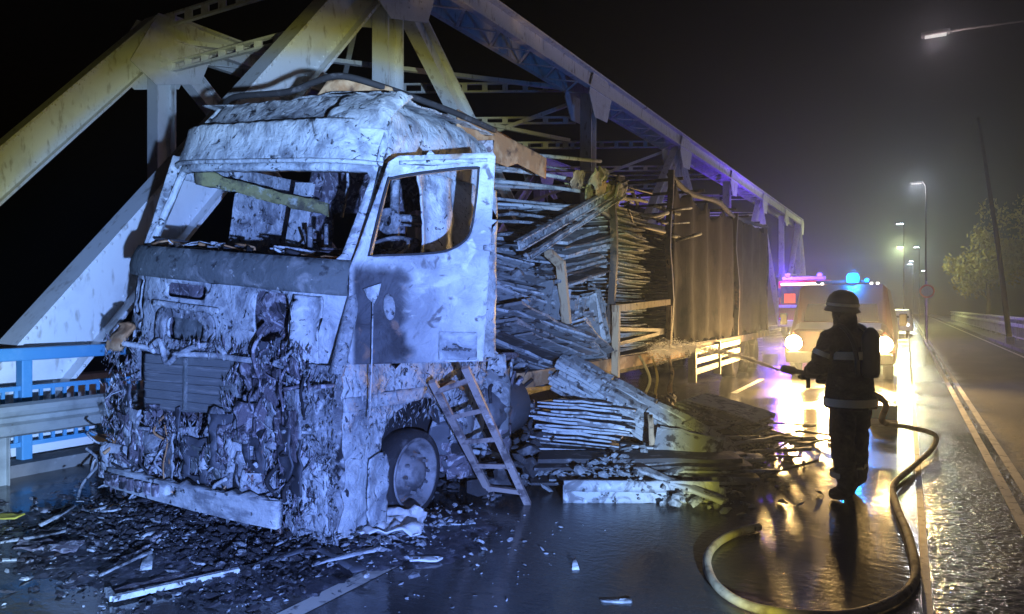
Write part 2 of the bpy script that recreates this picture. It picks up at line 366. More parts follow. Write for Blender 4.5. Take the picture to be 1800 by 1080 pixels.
def wet_asphalt():
    m = bpy.data.materials.new('wet_asphalt'); m.use_nodes = True; n = m.node_tree; L = n.links; bs = n.nodes['Principled BSDF']
    tc = n.nodes.new('ShaderNodeTexCoord')
    def nz(sc, det=5, st=(1, 1, 1), dist=0.):
        mp = n.nodes.new('ShaderNodeMapping'); mp.inputs['Scale'].default_value = st; L.new(tc.outputs['Object'], mp.inputs[0])
        t = n.nodes.new('ShaderNodeTexNoise'); t.inputs['Scale'].default_value = sc; t.inputs['Detail'].default_value = det; t.inputs['Distortion'].default_value = dist
        L.new(mp.outputs[0], t.inputs[0]); return t.outputs[0]
    def mr(s, a, b, c=0., d=1.):
        r_ = n.nodes.new('ShaderNodeMapRange'); r_.interpolation_type = 'SMOOTHSTEP'
        for i, q in enumerate((a, b, c, d)): r_.inputs[i + 1].default_value = q
        L.new(s, r_.inputs[0]); return r_.outputs[0]
    def math_(op, a, b):
        q = n.nodes.new('ShaderNodeMath'); q.operation = op
        for i, s in enumerate((a, b)):
            if isinstance(s, (int, float)): q.inputs[i].default_value = s
            else: L.new(s, q.inputs[i])
        return q.outputs[0]
    sx = n.nodes.new('ShaderNodeSeparateXYZ'); L.new(tc.outputs['Object'], sx.inputs[0])
    # the far lane (beyond the double line) has drained and dried; the near carriageway holds a film of water
    dry = mr(math_('ADD', sx.outputs['X'], math_('MULTIPLY', nz(.9), .5)), 1.0, 1.5)
    rough_zone = mr(math_('ADD', sx.outputs['X'], math_('MULTIPLY', nz(1.5), .3)), .15, .35)
    pud = mr(nz(.55, 3, (1, .5, 1), .6), .42, .58)
    r0 = mr(pud, 0, 1, .26, .10)
    mix = n.nodes.new('ShaderNodeMix'); L.new(dry, mix.inputs[0]); L.new(r0, mix.inputs[2]); mix.inputs[3].default_value = .78
    L.new(mix.outputs[0], bs.inputs['Roughness'])
    c1 = n.nodes.new('ShaderNodeMix'); c1.data_type = 'RGBA'; L.new(nz(60, 3), c1.inputs[0]); c1.inputs[6].default_value = (.028, .028, .03, 1); c1.inputs[7].default_value = (.062, .06, .058, 1)
    c2 = n.nodes.new('ShaderNodeMix'); c2.data_type = 'RGBA'; L.new(mr(nz(1.1, 6, (1, .4, 1)), .45, .65), c2.inputs[0]); L.new(c1.outputs[2], c2.inputs[6]); c2.inputs[7].default_value = (.075, .07, .064, 1)
    L.new(c2.outputs[2], bs.inputs['Base Color'])
    b1 = n.nodes.new('ShaderNodeBump'); b1.inputs['Distance'].default_value = .02
    L.new(math_('ADD', mr(pud, 0, 1, .22, .05), math_('MULTIPLY', rough_zone, .42)), b1.inputs['Strength']); L.new(nz(24, 4), b1.inputs['Height'])
    b2 = n.nodes.new('ShaderNodeBump'); b2.inputs['Distance'].default_value = .05
    L.new(math_('ADD', math_('MULTIPLY', rough_zone, .22), .05), b2.inputs['Strength']); L.new(nz(9, 5, (.8, 1.6, 1), .5), b2.inputs['Height'])
    L.new(b1.outputs[0], b2.inputs['Normal']); L.new(b2.outputs[0], bs.inputs['Normal'])
    bs.inputs['Specular IOR Level'].default_value = .6
    return m
M['asphalt'] = wet_asphalt()

# ------------------------------------------------------------------ the setting
def structure(o): o['kind'] = 'structure'; return o
gnd = structure(mesh_obj('ground', [(-70, -16, -.35), (70, -16, -.35), (70, 190, -.35), (-70, 190, -.35)], [[0, 1, 2, 3]], M['ground']))
road = MB().box((-1.95, 86, -.15), (11.1, 200, .30)).build('road', M['asphalt']); structure(road)
fp = MB().box((4.35, 86, -.09), (1.5, 200, .42)).build('footpath', M['concrete']); structure(fp)
kerb = MB().box((-7.68, 86, -.10), (.36, 200, .44)).build('kerb', M['concrete']); structure(kerb)
def line(x, y0, y1, wd, nm='lane_line'):
    n = max(1, int((y1 - y0) / 4)); vs = []; fs = []
    for i in range(n + 1):
        y = y0 + (y1 - y0) * i / n; vs += [(x - wd / 2, y, .004), (x + wd / 2, y, .004)]
    fs = [[2 * i, 2 * i + 1, 2 * i + 3, 2 * i + 2] for i in range(n)]
    return structure(mesh_obj(nm, vs, fs, M['paint']))
line(.10, -6, 120, .05); line(.77, -6, 140, .08); line(.93, -6, 140, .08); line(3.35, -6, 140, .09)
line(-2.88, 1.3, 3.85, .13); line(-2.88, 14, 17, .12)

# ------------------------------------------------------------------ truss bridge beside the road
tb = empty('truss_bridge', (-11.4, 10.4, 0))
tag(tb, 'pale grey steel truss bridge rising behind the burnt lorry', 'bridge')
TO = Vector(tb.location)
def tpart(mb, name, parent=tb):
    mb.v = [v - TO for v in mb.v]; return mb.build(name, M['steel'], parent)
def ibeam(h, wd, tf=.03, tw=.04, off=0.):
    a, b = h / 2, wd / 2
    return [(-a, -b), (-a + tf, -b), (-a + tf, off - tw / 2), (a - tf, off - tw / 2), (a - tf, -b), (a, -b), (a, b), (a - tf, b), (a - tf, off + tw / 2), (-a + tf, off + tw / 2), (-a + tf, b), (-a, b)]
def zc_(y): return 8.05 + .016 * (y - 10.4)
PAN = 9.4
def truss_plane(X, y0, nn, zoff, inner, hv=.46):
    nodes = [(y0 + PAN * k, zc_(y0 + PAN * k) + zoff) for k in range(nn)]
    # inclined end posts
    yb = y0 - 7.2
    tpart(MB().prism((X, yb, -.3), (X, y0, nodes[0][1]), ibeam(.72, .42, .045, .05), up=(0, 0, 1)), 'end_post')
    ye = nodes[-1][0]
    tpart(MB().prism((X, ye, nodes[-1][1]), (X, ye + 7.2, -.3), ibeam(.6, .42, .045, .05)), 'end_post')
    for k in range(nn - 1):
        (ya, za), (y2, z2) = nodes[k], nodes[k + 1]
        m = MB()
        m.prism((X + .30, ya, za), (X + .30, y2, z2), [(-.26, -.05), (-.26, .12), (-.22, .12), (-.22, 0), (.22, 0), (.22, .16), (.27, .16), (.27, -.05)])
        m.prism((X - .42, ya, za), (X - .42, y2, z2), [(-.26, -.10), (-.26, .05), (.26, .05), (.26, 0), (-.22, 0), (-.22, -.10)])
        ch = tpart(m, 'top_chord')
        nl = 13
        for j in range(nl):
            t0, t1 = j / nl, (j + 1) / nl
            a = Vector((X + .26 if j % 2 else X - .40, ya + PAN * t0, za + (z2 - za) * t0 - .275)); b = Vector((X - .40 if j % 2 else X + .26, ya + PAN * t1, za + (z2 - za) * t1 - .275))
            if k < 4: tpart(MB().bar(a, b, .07, .018), 'lacing_bar', ch)
    for k, (y, z) in enumerate(nodes):
        tpart(MB().prism((X, y, -.3), (X, y, z - .27), ibeam(hv if k == 0 else .38, .36, .03, .035), up=(0, 1, 0)), 'vertical')
        # gusset plates
        for sx in ((.375, -.375) if k < 3 else (.375,)):
            pts = [(-.85, -.45), (-.5, .22), (.55, .24), (1.0, -.1), (.55, -1.0), (-.42, -1.05)] if k else [(-1.0, -1.0), (-.35, .22), (.6, .24), (1.1, -.1), (.7, -1.05), (-.4, -1.35)]
            m = MB(); n = len(pts)
            m.add([(X + sx + dx, y + a, z + b) for dx in (-.012, .012) for a, b in pts],
                  [list(range(n))[::-1], list(range(n, 2 * n))] + [[i, (i + 1) % n, n + (i + 1) % n, n + i] for i in range(n)])
            tpart(m, 'gusset_plate')
    for k in range(nn - 1):
        (ya, za), (y2, z2) = nodes[k], nodes[k + 1]
        if k % 2 == 0: a, b = (X, ya + .1, za - .3), (X, y2, -.2)
        else: a, b = (X, ya, -.2), (X, y2 - .1, z2 - .3)
        tpart(MB().prism(a, b, ibeam(.44, .30, .03, .035)), 'diagonal')
    return nodes
nearn = truss_plane(-8.3, 10.4, 7, 0, True)
farn = truss_plane(-14.6, 10.3, 7, -.25, False)
def strut(a, b, gap, nl, name='cross_strut'):
    a, b = Vector(a), Vector(b); m = MB(); g = Vector((0, 0, gap / 2))
    m.bar(a + g, b + g, .09, .05); m.bar(a - g, b - g, .09, .05)
    o = tpart(m, name)
    for j in range(nl):
        p = a.lerp(b, (j + .5) / nl); tpart(MB().bar(p - g * .85, p + g * .85, .06, .16 * 1, up=(1, .5, 0)), 'batten', o)
for k in range(5):
    y, z = nearn[k]
    for q, dz in enumerate((.05, -.95, -1.7) if 0 < k < 3 else (.05, -1.0)):
        strut((-8.7, y, z + dz), (-14.5, y - (3.3 if k else .1), z + dz - .1), .17 if q else .24, 11 if k < 3 else 0)
for (ya, za, y2, z2) in ((19.6, 7.7, 16.2, 5.2), (19.6, 6.6, 15.9, 7.8), (28.8, 8.0, 25.4, 5.5)):
    tpart(MB().bar((-8.8, ya, za), (-14.4, y2, z2), .12, .10), 'sway_brace')
tpart(MB().bar((-8.7, 10.3, 7.9), (-14.5, 16, 7.9), .12, .10), 'sway_brace')
# lateral laced struts rising over the first bay
tpart(MB().bar((-14.4, 10.5, 7.6), (-8.7, 19.5, 8.1), .14, .10), 'sway_brace')
# rivet rows on the near truss (too small to pick apart)
rv = MB()
def rivet(p, n_):
    n_ = Vector(n_).normalized(); u = n_.orthogonal().normalized(); q = n_.cross(u); p = Vector(p)
    rv.add([p + (u * math.cos(t) + q * math.sin(t)) * .022 for t in [k * 1.2566 for k in range(5)]] + [p + n_ * .016], [[k, (k + 1) % 5, 5] for k in range(5)])
def rivet_line(a, b, st, n_=(1, 0, 0)):
    a, b = Vector(a), Vector(b); k = int((b - a).length / st)
    for i in range(k + 1): rivet(a.lerp(b, i / max(1, k)), n_)
for X, y0, zo in ((-8.3, 10.4, 0), (-14.6, 10.3, -.25)):
    zt = zc_(y0) + zo; d = Vector((0, 7.2, zt + .3)).normalized(); nrm = Vector((0, -d.z, d.y)); a = Vector((X + .205, y0 - 7.2, -.3)); L_ = math.hypot(7.2, zt + .3)
    for off in (-.335, .335): rivet_line(a + d * .3 + nrm * off + Vector((.01, 0, 0)), a + d * (L_ - 1.2) + nrm * off + Vector((.01, 0, 0)), .14)
    for off in (-.26, .26): rivet_line(a - Vector((.175, 0, 0)) + d * .3 + nrm * off, a - Vector((.175, 0, 0)) + d * (L_ - 1.2) + nrm * off, .14)
    for k in range(3):
        y, z = y0 + PAN * k, zc_(y0 + PAN * k) + zo; gx = X + .375 + .013
        for a_, b_ in (((-.4, .14), (.5, .15)), ((-.38, .0), (.75, .0)), ((-.30, -.2), (-.30, -.95)), ((-.12, -.2), (-.12, -.98)), ((.12, -.2), (.12, -.98)), ((.35, -.15), (.52, -.85)), ((.55, -.1), (.72, -.55)), ((-.75, -.40), (-.45, .0))):
            rivet_line((gx, y + a_[0], z + a_[1]), (gx, y + b_[0], z + b_[1]), .12)
        for s_ in (-.15, .15): rivet_line((X + .02, y + s_, .5), (X + .02, y + s_, z - 1.3), .15)
    for k in range(4):
        ya, yb = y0 + PAN * k, y0 + PAN * (k + 1)
        for dz in (-.2, .2): rivet_line((X + .352, ya + .9, zc_(ya) + zo + dz), (X + .352, yb - .9, zc_(yb) + zo + dz), .2)
ro = tpart(rv, 'rivet_rows'); ro['kind'] = 'stuff'
# bottom chords
for X in (-8.3, -14.6):
    tpart(MB().box((X, 38.6, .0), (.5, 72, .6)), 'bottom_chord')

# ------------------------------------------------------------------ railings on the left
br = empty('blue_railing', (-7.75, 3.5, .12)); tag(br, 'bright blue steel railing with upright bars at the bridge edge', 'railing')
def child_at(mb, name, mt, parent, smooth=False):
    o = Vector(parent.location); mb.v = [v - o for v in mb.v]; return mb.build(name, mt, parent, smooth)
RX = -7.75
child_at(MB().box((RX, 4.2, 1.17), (.12, 13.6, .13), bev=.02), 'top_rail', M['rail_blue'], br)
child_at(MB().box((RX, 4.2, .83), (.06, 13.6, .045)), 'upper_bar', M['rail_blue'], br)
child_at(MB().box((RX, 4.2, .27), (.06, 13.6, .045)), 'lower_bar', M['rail_blue'], br)
for y in (-1.6, .25, 2.1, 3.95, 5.8, 7.65, 9.5):
    child_at(MB().box((RX, y, .61), (.12, .10, 1.0), bev=.012), 'post', M['rail_blue'], br)
me = MB().box((0, 0, 0), (.022, .032, .53)).mesh('baluster', M['rail_blue'])
y = -2.5
while y < 11:
    if min(abs(y - q) for q in (-1.6, .25, 2.1, 3.95, 5.8, 7.65, 9.5)) > .07: inst('baluster', me, br, (0, y - 3.5, .55 - .12))
    y += .118
gr = empty('guard_rail', (-7.2, 3.5, 0)); tag(gr, 'galvanised corrugated guard rail in front of the blue railing', 'guard rail')
prof = [(-.155, .0), (-.13, .055), (-.085, .07), (-.045, .05), (-.02, .0), (.02, .0), (.045, .05), (.085, .07), (.13, .055), (.155, 0)]
prof = prof + [(a, b - .012) for a, b in prof[::-1]]
child_at(MB().prism((-7.2, -3, .60), (-7.2, 5.6, .60), prof), 'rail_beam', M['galv'], gr)
child_at(MB().prism((-7.2, 5.62, .60), (-7.2, 12, .52), prof), 'rail_beam', M['galv'], gr)
for y in (-.5, 1.5, 3.5, 5.5, 7.5, 9.5): child_at(MB().prism((-7.27, y, 0), (-7.27, y, .72), ibeam(.12, .10, .012, .012), up=(0, 1, 0)), 'post', M['galv'], gr)

# ------------------------------------------------------------------ parapet on the right
pr = empty('parapet_railing', (4.45, 40, .12)); tag(pr, 'white parapet railing along the right hand footpath', 'railing')
child_at(MB().box((4.45, 50, 1.12), (.16, 92, .12), bev=.02), 'top_rail', M['galv_white'], pr)
child_at(MB().box((4.42, 50, .80), (.07, 92, .16), bev=.015), 'middle_rail', M['galv_white'], pr)
child_at(MB().box((4.45, 50, .25), (.06, 92, .05)), 'lower_rail', M['galv_white'], pr)
pm = MB().box((0, 0, 0), (.10, .12, .98)).mesh('post', M['galv_white'])
bmh = MB().box((0, 0, 0), (.04, .07, .88)).mesh('baluster', M['galv_white'])
for i in range(31): inst('post', pm, pr, (0, -36 + i * 3, .49))
for i in range(150):
    if i % 6: inst('baluster', bmh, pr, (.0, -36 + i * .5, .55))

# ------------------------------------------------------------------ burnt lorry
TX, TY = -4.56, 3.6
trk = empty('burnt_lorry', (TX, TY, 0))
tag(trk, 'burnt-out lorry cab with ash-white bare metal, open door and no windscreen', 'lorry')
ROLL = R(5.0)
def CT(x, y, z):
    """cab has slumped to its driver side: roll about the long axis"""
    c, s = math.cos(ROLL), math.sin(ROLL); zz = z - 1.0
    return Vector((x * c + zz * s, y, 1.0 + zz * c - x * s))
def hw(z):  # half width with tumblehome
    return 1.245 - max(0, z - 1.3) * .075
def yf(z):
    pts = [(0, .02), (1.2, 0), (1.9, .0), (2.04, .04), (2.74, .30), (3.08, .37), (3.13, .45), (3.33, .60), (3.5, 1.0)]
    for (a, b), (c, d) in zip(pts, pts[1:]):
        if z <= c: return b + (d - b) * (z - a) / (c - a)
    return pts[-1][1]
def FRONT(u, z, off=0.):
    """u in -1..1 across the front"""
    return CT(u * hw(z), yf(z) + .20 * abs(u) ** 5 - off, z)
def part(o): return o
# windscreen frame with pillars and header
panel('windscreen_frame', [(-1, 1.98), (1, 1.98), (1, 2.78), (-1, 2.78)], [[(-.92, 2.05), (.86, 2.05), (.89, 2.1), (.93, 2.66), (.90, 2.71), (-.87, 2.71), (-.90, 2.66), (-.955, 2.1)]], lambda u, z: FRONT(u, z), M['ash_light'], trk, .06, .05, .010, 6, 1)
panel('header_panel', [(-1, 2.775), (1, 2.775), (1, 3.09), (-.98, 3.09)], [], lambda u, z: FRONT(u, z, .035), M['ash_light'], trk, .045, .015, .016, 6, 2, ridge=.4)
# seam lip below the header
MB().tube([FRONT(u / 10, 2.765, .055) for u in range(-10, 11)], .018, 6).build('header_lip', M['ash_light'], trk, True)
# recessed sloping roof panel and side bulges
panel('roof_front', [(-.95, 3.10), (.62, 3.10), (.62, 3.33), (-1.0, 3.33)], [], lambda u, z: FRONT(u, z, -.05), M['ash'], trk, .045, .012, .022, 6, 3, ridge=.3)
panel('roof_front_edge', [(-1, 3.08), (-.91, 3.08), (-.96, 3.33), (-1.0, 3.37), (-1.06, 3.33), (-1.03, 3.2)], [], lambda u, z: FRONT(u, z, .0), M['ash_light'], trk, .05, .03, .012, 6, 4)
def ROOFCORNER(u, v):
    # v: along depth 0..1 ; u: around the bulge 0 (header) .. 1 (roof top)
    a = u * math.pi / 2
    x = hw(2.95) * (.62 + .38 * math.cos(a) ** .6) + .0; z = 2.78 + .54 * math.sin(a) ** .9
    return CT(x - .02, .42 + .10 * u + v * 1.62, z)
panel('roof_side', [(0, 0), (1, .12), (1, 1), (0, 1)], [], ROOFCORNER, M['ash_light'], trk, .045, .012, .055, 3.2, 5, ridge=.35)
def BULGE(u, v):
    a = u * math.pi / 2; b = v * math.pi / 2
    x = .60 + (hw(2.95) - .62) * math.sin(b) ** .8
    return CT(x, .38 + .32 * math.sin(a) ** 1.6 * .8 + .14 * v ** 3, 3.02 + .30 * math.sin(a) ** .9)
panel('roof_corner', [(0, 0), (1, 0), (1, 1), (0, 1)], [], BULGE, M['ash_light'], trk, .07, .012, .04, 4, 6, ridge=.3)
panel('roof_skin', [(-1.14, .66), (1.0, .62), (1.05, 2.1), (-1.14, 2.1)], [ragged([(-.6, 1.2), (.35, 1.15), (.45, 1.8), (-.5, 1.85)], .06, .08, 3)],
      lambda x, y: CT(x, y, 3.325 + .02 * math.sin(x * 3)), M['ash'], trk, .07, .012, .05, 3, 7, ridge=.3)
# soot-black deflector rail standing above the roof
MB().tube(spline([CT(-1.14, .9, 3.37), CT(-.8, .72, 3.41), CT(-.1, .66, 3.40), CT(.2, .66, 3.46), CT(.45, .68, 3.50), CT(.72, .85, 3.45), CT(.95, 1.5, 3.40), CT(1.05, 2.1, 3.36)]), .026, 6).build('roof_rail', M['soot'], trk, True)
panel('deflector_remnant', [(.15, .0), (.85, .0), (.8, .12), (.55, .20), (.25, .18)], [], lambda x, z: CT(x, .74 + .25 * (x - .15), 3.35 + z * .8), M['rust'], trk, .05, .02, .02, 7, 8)
# cowl band below the windscreen
panel('cowl_band', [(-1.005, 1.82), (.985, 1.82), (.985, 2.06), (-1.005, 2.06)], [], lambda u, z: FRONT(u, z, .07 + .02 * math.sin((z - 1.82) * 13)), M['cowl'], trk, .06, .03, .008, 4, 9)
# bulkhead with cut-outs
panel('front_bulkhead', ragged([(-.70, 1.22), (.98, 1.22), (.98, 1.83), (-.74, 1.83)], .06, .02, 5),
      [rrect(-.44, 1.68, -.08, 1.79, .04), rrect(.36, 1.44, .62, 1.80, .06), rrect(-.40, 1.34, -.02, 1.55, .06)],
      lambda u, z: FRONT(u, z, .0), M['ash_light'], trk, .045, .014, .022, 6, 10, ridge=.4)
panel('bulkhead_boss', rrect(-.50, 1.28, .06, 1.60, .10), [rrect(-.40, 1.36, -.04, 1.53, .06)], lambda u, z: FRONT(u, z, .045), M['ash'], trk, .04, .02, .012, 8, 11)
panel('inner_boss', rrect(-.42, 1.34, .0, 1.56, .05), [], lambda u, z: FRONT(u, z, -.06), M['cowl'], trk, .04, .01, .05, 8, 12, ridge=.3)
panel('bulkhead_ledge', rrect(-.52, 1.60, .10, 1.645, .02), [], lambda u, z: FRONT(u, z, .07), M['ash_light'], trk, .05, .03, .006, 8, 13)
panel('fuse_plate', rrect(.44, 1.32, .66, 1.42, .015), [], lambda u, z: FRONT(u, z, .06), M['ash_light'], trk, .05, .02, .004, 8, 14)
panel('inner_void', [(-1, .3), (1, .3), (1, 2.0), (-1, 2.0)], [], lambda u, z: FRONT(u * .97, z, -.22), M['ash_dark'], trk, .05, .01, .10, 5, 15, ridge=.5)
panel('left_corner_panel', ragged([(-1, 1.36), (-.74, 1.36), (-.78, 1.84), (-1, 1.84)], .05, .02, 8), [ragged(rrect(-.88, 1.5, -.78, 1.78, .03), .04, .02, 2)], lambda u, z: FRONT(u, z, .0), M['ash'], trk, .04, .012, .03, 6, 16, ridge=.4)
panel('corner_air_guide', [(.66, .95), (.80, .95), (.86, 1.80), (.70, 1.80)], [], lambda u, z: FRONT(u, z, .05 + .03 * math.sin(u * 30)), M['ash_light'], trk, .035, .015, .03, 7, 17, ridge=.4)
panel('corner_pillar', [(.86, .30), (1.0, .30), (1.0, 1.98), (.88, 1.98)], [], lambda u, z: FRONT(u, z, -.02), M['ash'], trk, .04, .02, .03, 6, 18, ridge=.4)
# radiator
def plainfront(x, z, off=0.): return Vector((x, -off, z))
panel('radiator', rrect(-.70, .86, .36, 1.28, .03), [], lambda x, z: plainfront(x, z + .015 * math.sin(x * 4), .05), M['grille'], trk, .05, .05, .010, 6, 19)
MB().bar((-.17, -.075, .87), (-.16, -.075, 1.26), .025, .02).build('radiator_seam', M['cowl'], trk)
for z in (.93, 1.0, 1.06, 1.13, 1.2):
    MB().bar((-.66, -.066, z), (.33, -.066, z + rnd.uniform(-.015, .01)), .012, .008).build('radiator_fin', M['grille'], trk)
# torn trim above the radiator
for pts in ([(-.55, 1.33), (-.42, 1.38), (-.30, 1.22), (-.12, 1.30), (.05, 1.36), (.25, 1.34), (.33, 1.27)], [(-.85, 1.36), (-.62, 1.33), (-.5, 1.30)], [(-.2, 1.29), (.2, 1.29), (.7, 1.27)]):
    MB().tube([Vector((x, -.12 + .03 * math.sin(x * 9), z)) for x, z in [tuple(p.xy) for p in spline([(a, b, 0) for a, b in pts])]], .022, 6).build('torn_trim', M['ash_light'], trk, True)
# bumper beam, sagging
def BMP(u, v): return Vector((-.98 + 1.93 * u, -.27 + .05 * (1 - u) + .04 * abs(2 * u - 1) ** 3, .375 - .01 * u - .19 * v))
panel('bumper_beam', [(0, 0), (1, 0.), (1, .95), (0, .75)], [ragged(rrect(.42, .1, .48, .55, .02), .03, .01)], BMP, M['bumper'], trk, .035, .06, .012, 9, 20)
for i in range(7):
    u = .06 + i * .055; p = BMP(u, .35); MB().box(p + Vector((0, -.035, 0)), (.055, .03, .09), bev=.008).build('bumper_slot', M['ash_dark'], trk)
panel('bumper_corner', ragged([(-1.27, .12), (-.98, .10), (-.95, .70), (-1.25, .74)], .06, .03, 11), [], lambda x, z: Vector((x, -.02 + .35 * max(0, -x - 1.0), z)), M['ash'], trk, .05, .02, .03, 6, 21, ridge=.3)
for (x0, z0, x1, z1, mt) in ((-.72, .52, -.42, .68, 'ash'), (-.18, .42, .28, .62, 'cowl'), (.32, .36, .75, .52, 'ash'), (-.95, .45, -.75, .8, 'ash_dark'), (.45, .72, .8, 1.0, 'ash'), (.5, 1.02, .85, 1.24, 'ash_dark')):
    panel('torn_sheet', ragged([(x0, z0), (x1, z0 - .04), (x1, z1), (x0, z1)], .05, .03, x0), [], lambda x, z: Vector((x, -.06 - .08 * math.sin(x * 5 + z * 7) ** 2, z)), M[mt], trk, .04, .012, .03, 8, int(x0 * 100), ridge=.4)
# tangle of scorched pipes, cables and brackets where the engine trim has burnt away
rg = random.Random(21)
for i in range(90):
    x = rg.uniform(-1.05, 1.1); z = rg.uniform(.22, 1.3)
    if -.80 < x < .48 and .78 < z < 1.3: continue
    L_ = rg.uniform(.12, .45); a = rg.gauss(math.pi / 2, .5) if rg.random() < .6 else rg.uniform(0, 3.1)
    p = [Vector((x + math.cos(a) * L_ * t + rg.uniform(-.04, .04), -.06 - rg.uniform(0, .14), z + math.sin(a) * L_ * (t - .5) + rg.uniform(-.03, .03))) for t in (0, .33, .66, 1)]
    for q in p: q.z = max(q.z, .1)
    MB().tube(spline(p, 4), rg.choice((.004, .006, .009, .014)), 6).build('scorched_pipe', M[rg.choice(('ash', 'ash_light', 'ash_dark', 'ash_dark', 'soot', 'rust' if rg.random() < .4 else 'ash'))], trk, True)
bmx = []
for i in range(60):
    x = rg.uniform(-1.05, 1.1); z = rg.uniform(.25, 1.3)
    if -.84 < x < .5 and .76 < z < 1.34: continue
    sx, sz = rg.uniform(.05, .16), rg.uniform(.05, .2)
    panel('bracket', ragged([(x - sx, z - sz), (x + sx, z - sz), (x + sx, z + sz), (x - sx, z + sz)], .05, .05, i), [rrect(x - sx * .4, z - sz * .4, x + sx * .3, z + sz * .3, .01)] if rg.random() < .5 else [],
          (lambda d, sl: lambda x_, z_: Vector((x_, -d + sl * (x_ - x), z_)))(rg.uniform(.04, .15), rg.uniform(-.6, .6)), M[rg.choice(('ash', 'ash_dark', 'ash', 'ash_light', 'slate'))], trk, .06, .012, .03, 9, i + 40, ridge=.3)
# molten crust: drips and crumbs of plastic and alloy clinging to the nose
def crust(name, n, fn, mt, seed, smin, smax):
    r_ = random.Random(seed); vs = []; fs = []
    for i in range(n):
        p = Vector(fn(r_)); s_ = smin + (smax - smin) * r_.random() ** 2
        d = Vector((r_.gauss(0, .5), r_.gauss(0, .3), -1)).normalized() * s_ * r_.uniform(1.5, 9); an_ = r_.uniform(-.8, .8); sd = Vector((math.cos(an_), 0, math.sin(an_))) * s_ * r_.uniform(.3, 1.0); q = Vector((0, -1, 0)) * s_ * r_.uniform(.3, .7)
        b = len(vs); vs += [p - d * .5, p + sd, p + q, p - sd, p - q, p + d * .5]
        fs += [[b, b + 1, b + 2], [b, b + 2, b + 3], [b, b + 3, b + 4], [b, b + 4, b + 1], [b + 5, b + 2, b + 1], [b + 5, b + 3, b + 2], [b + 5, b + 4, b + 3], [b + 5, b + 1, b + 4]]
    o = mesh_obj(name, vs, fs, M[mt], trk, True); o['kind'] = 'stuff'; return o
def nose(r_):
    while True:
        x, z = r_.uniform(-1.12, 1.15), r_.uniform(.2, 1.4)
        if not (-.74 < x < .40 and .84 < z < 1.30) and noise.noise(Vector((x * 5, 7, z * 5))) > r_.uniform(-.5, .3): return (x, -.05 - .12 * abs(noise.noise(Vector((x * 6, z * 6, 2)))) * 2, z)
crust('melted_crust', 2200, nose, 'ash', 1, .003, .017); crust('sooty_crust', 2200, nose, 'ash_dark', 2, .004, .02)
crust('sill_crust', 900, lambda r_: (1.26 + r_.uniform(0, .04), r_.uniform(.0, 1.9), r_.uniform(.75, 1.22)), 'ash', 3, .003, .014)
crust('skirt_crust', 900, lambda r_: (r_.uniform(.85, 1.3), -.02 - r_.uniform(0, .06), r_.uniform(.05, 1.2)), 'ash', 4, .003, .016)
# left-hand rag of orange foam
panel('foam_rag', ragged(rrect(-.98, 1.30, -.80, 1.52, .05), .04, .05, 3), [], lambda x, z: Vector((x, -.10 - .05 * math.sin(z * 20), z)), M['rust'], trk, .04, .03, .03, 12, 90)
# cab sides
SIDEX = lambda z: hw(z)
def SIDE(y, z, s=1, off=0.): return CT(s * (SIDEX(z) - .0 + off), y, z)
panel('rear_side_panel', [(.98, 1.30), (2.02, 1.30), (2.02, 2.80), (.80, 2.80), (.92, 2.4)], [rrect(1.02, 1.9, 1.07, 2.2, .01)], lambda y, z: SIDE(y, z, 1, .03 * math.sin(y * 16 + .4 * z)), M['ash_light'], trk, .05, .014, .025, 5, 23, ridge=.3)
MB().tube([SIDE(.28 + (2.72 - z) * -.34 + .2, z, 1, -.01) for z in (2.76, 2.5, 2.2, 2.04, 1.3)], .05, 8).build('front_pillar', M['ash'], trk, True)
panel('passenger_side', [(.2, .9), (2.02, .9), (2.02, 2.85), (.40, 2.85), (.2, 2.0)], [[(.30, 1.98), (1.05, 1.95), (1.08, 2.62), (.52, 2.66)]], lambda y, z: SIDE(y, z, -1), M['ash'], trk, .07, .014, .02, 5, 24)
panel('rear_wall', [(-1.18, 1.2), (1.15, 1.2), (1.10, 3.25), (-1.10, 3.25)], [rrect(-.75, 2.1, -.2, 2.55, .08), rrect(.2, 2.05, .8, 2.6, .08)], lambda x, z: CT(x, 2.0, z), M['ash_dark'], trk, .09, .012, .03, 5, 25, ridge=.3)
panel('cab_floor', [(-1.2, .1), (1.2, .1), (1.2, 2.0), (-1.2, 2.0)], [], lambda x, y: CT(x, y, 1.28), M['soot'], trk, .12, .02, .04, 5, 26)
# passenger-side pillar and window glimpse, fallen roof struts
MB().bar(CT(-.50, 1.15, 1.5), CT(-.47, 1.3, 2.75), .20, .05, up=(0, 1, 0)).build('inner_pillar', M['ash_light'], trk)
panel('fallen_strut', ragged([(0, -.06), (1.16, -.05), (1.16, .06), (.6, .045), (0, .08)], .06, .02, 2), [], lambda a, b: CT(-.99 + .89 * a, .55 + .47 * a, 2.69 - .18 * a + b), M['olive'], trk, .05, .05, .02, 7, 29)
for a, b, r_ in (((.1, 1.5, 2.46), (.95, 1.5, 2.46), .035), ((.1, 1.5, 2.40), (.95, 1.5, 2.40), .012), ((.45, 1.45, 2.9), (.46, 1.45, 1.5), .045), ((.02, 1.3, 2.95), (.0, 1.3, 2.45), .014),
                 ((-.36, .9, 1.9), (-.12, 1.1, 2.32), .016), ((-.06, .9, 2.3), (.02, .95, 1.85), .012), ((.12, .8, 2.32), (.02, .85, 1.92), .022), ((.2, .9, 2.35), (.25, .8, 1.95), .02), ((-.3, 1.2, 2.05), (.1, 1.1, 2.08), .018)):
    MB().tube([CT(*a), CT(*[(p + q) / 2 + .02 for p, q in zip(a, b)]), CT(*b)], r_, 6).build('bare_rod', M['ash'], trk, True)
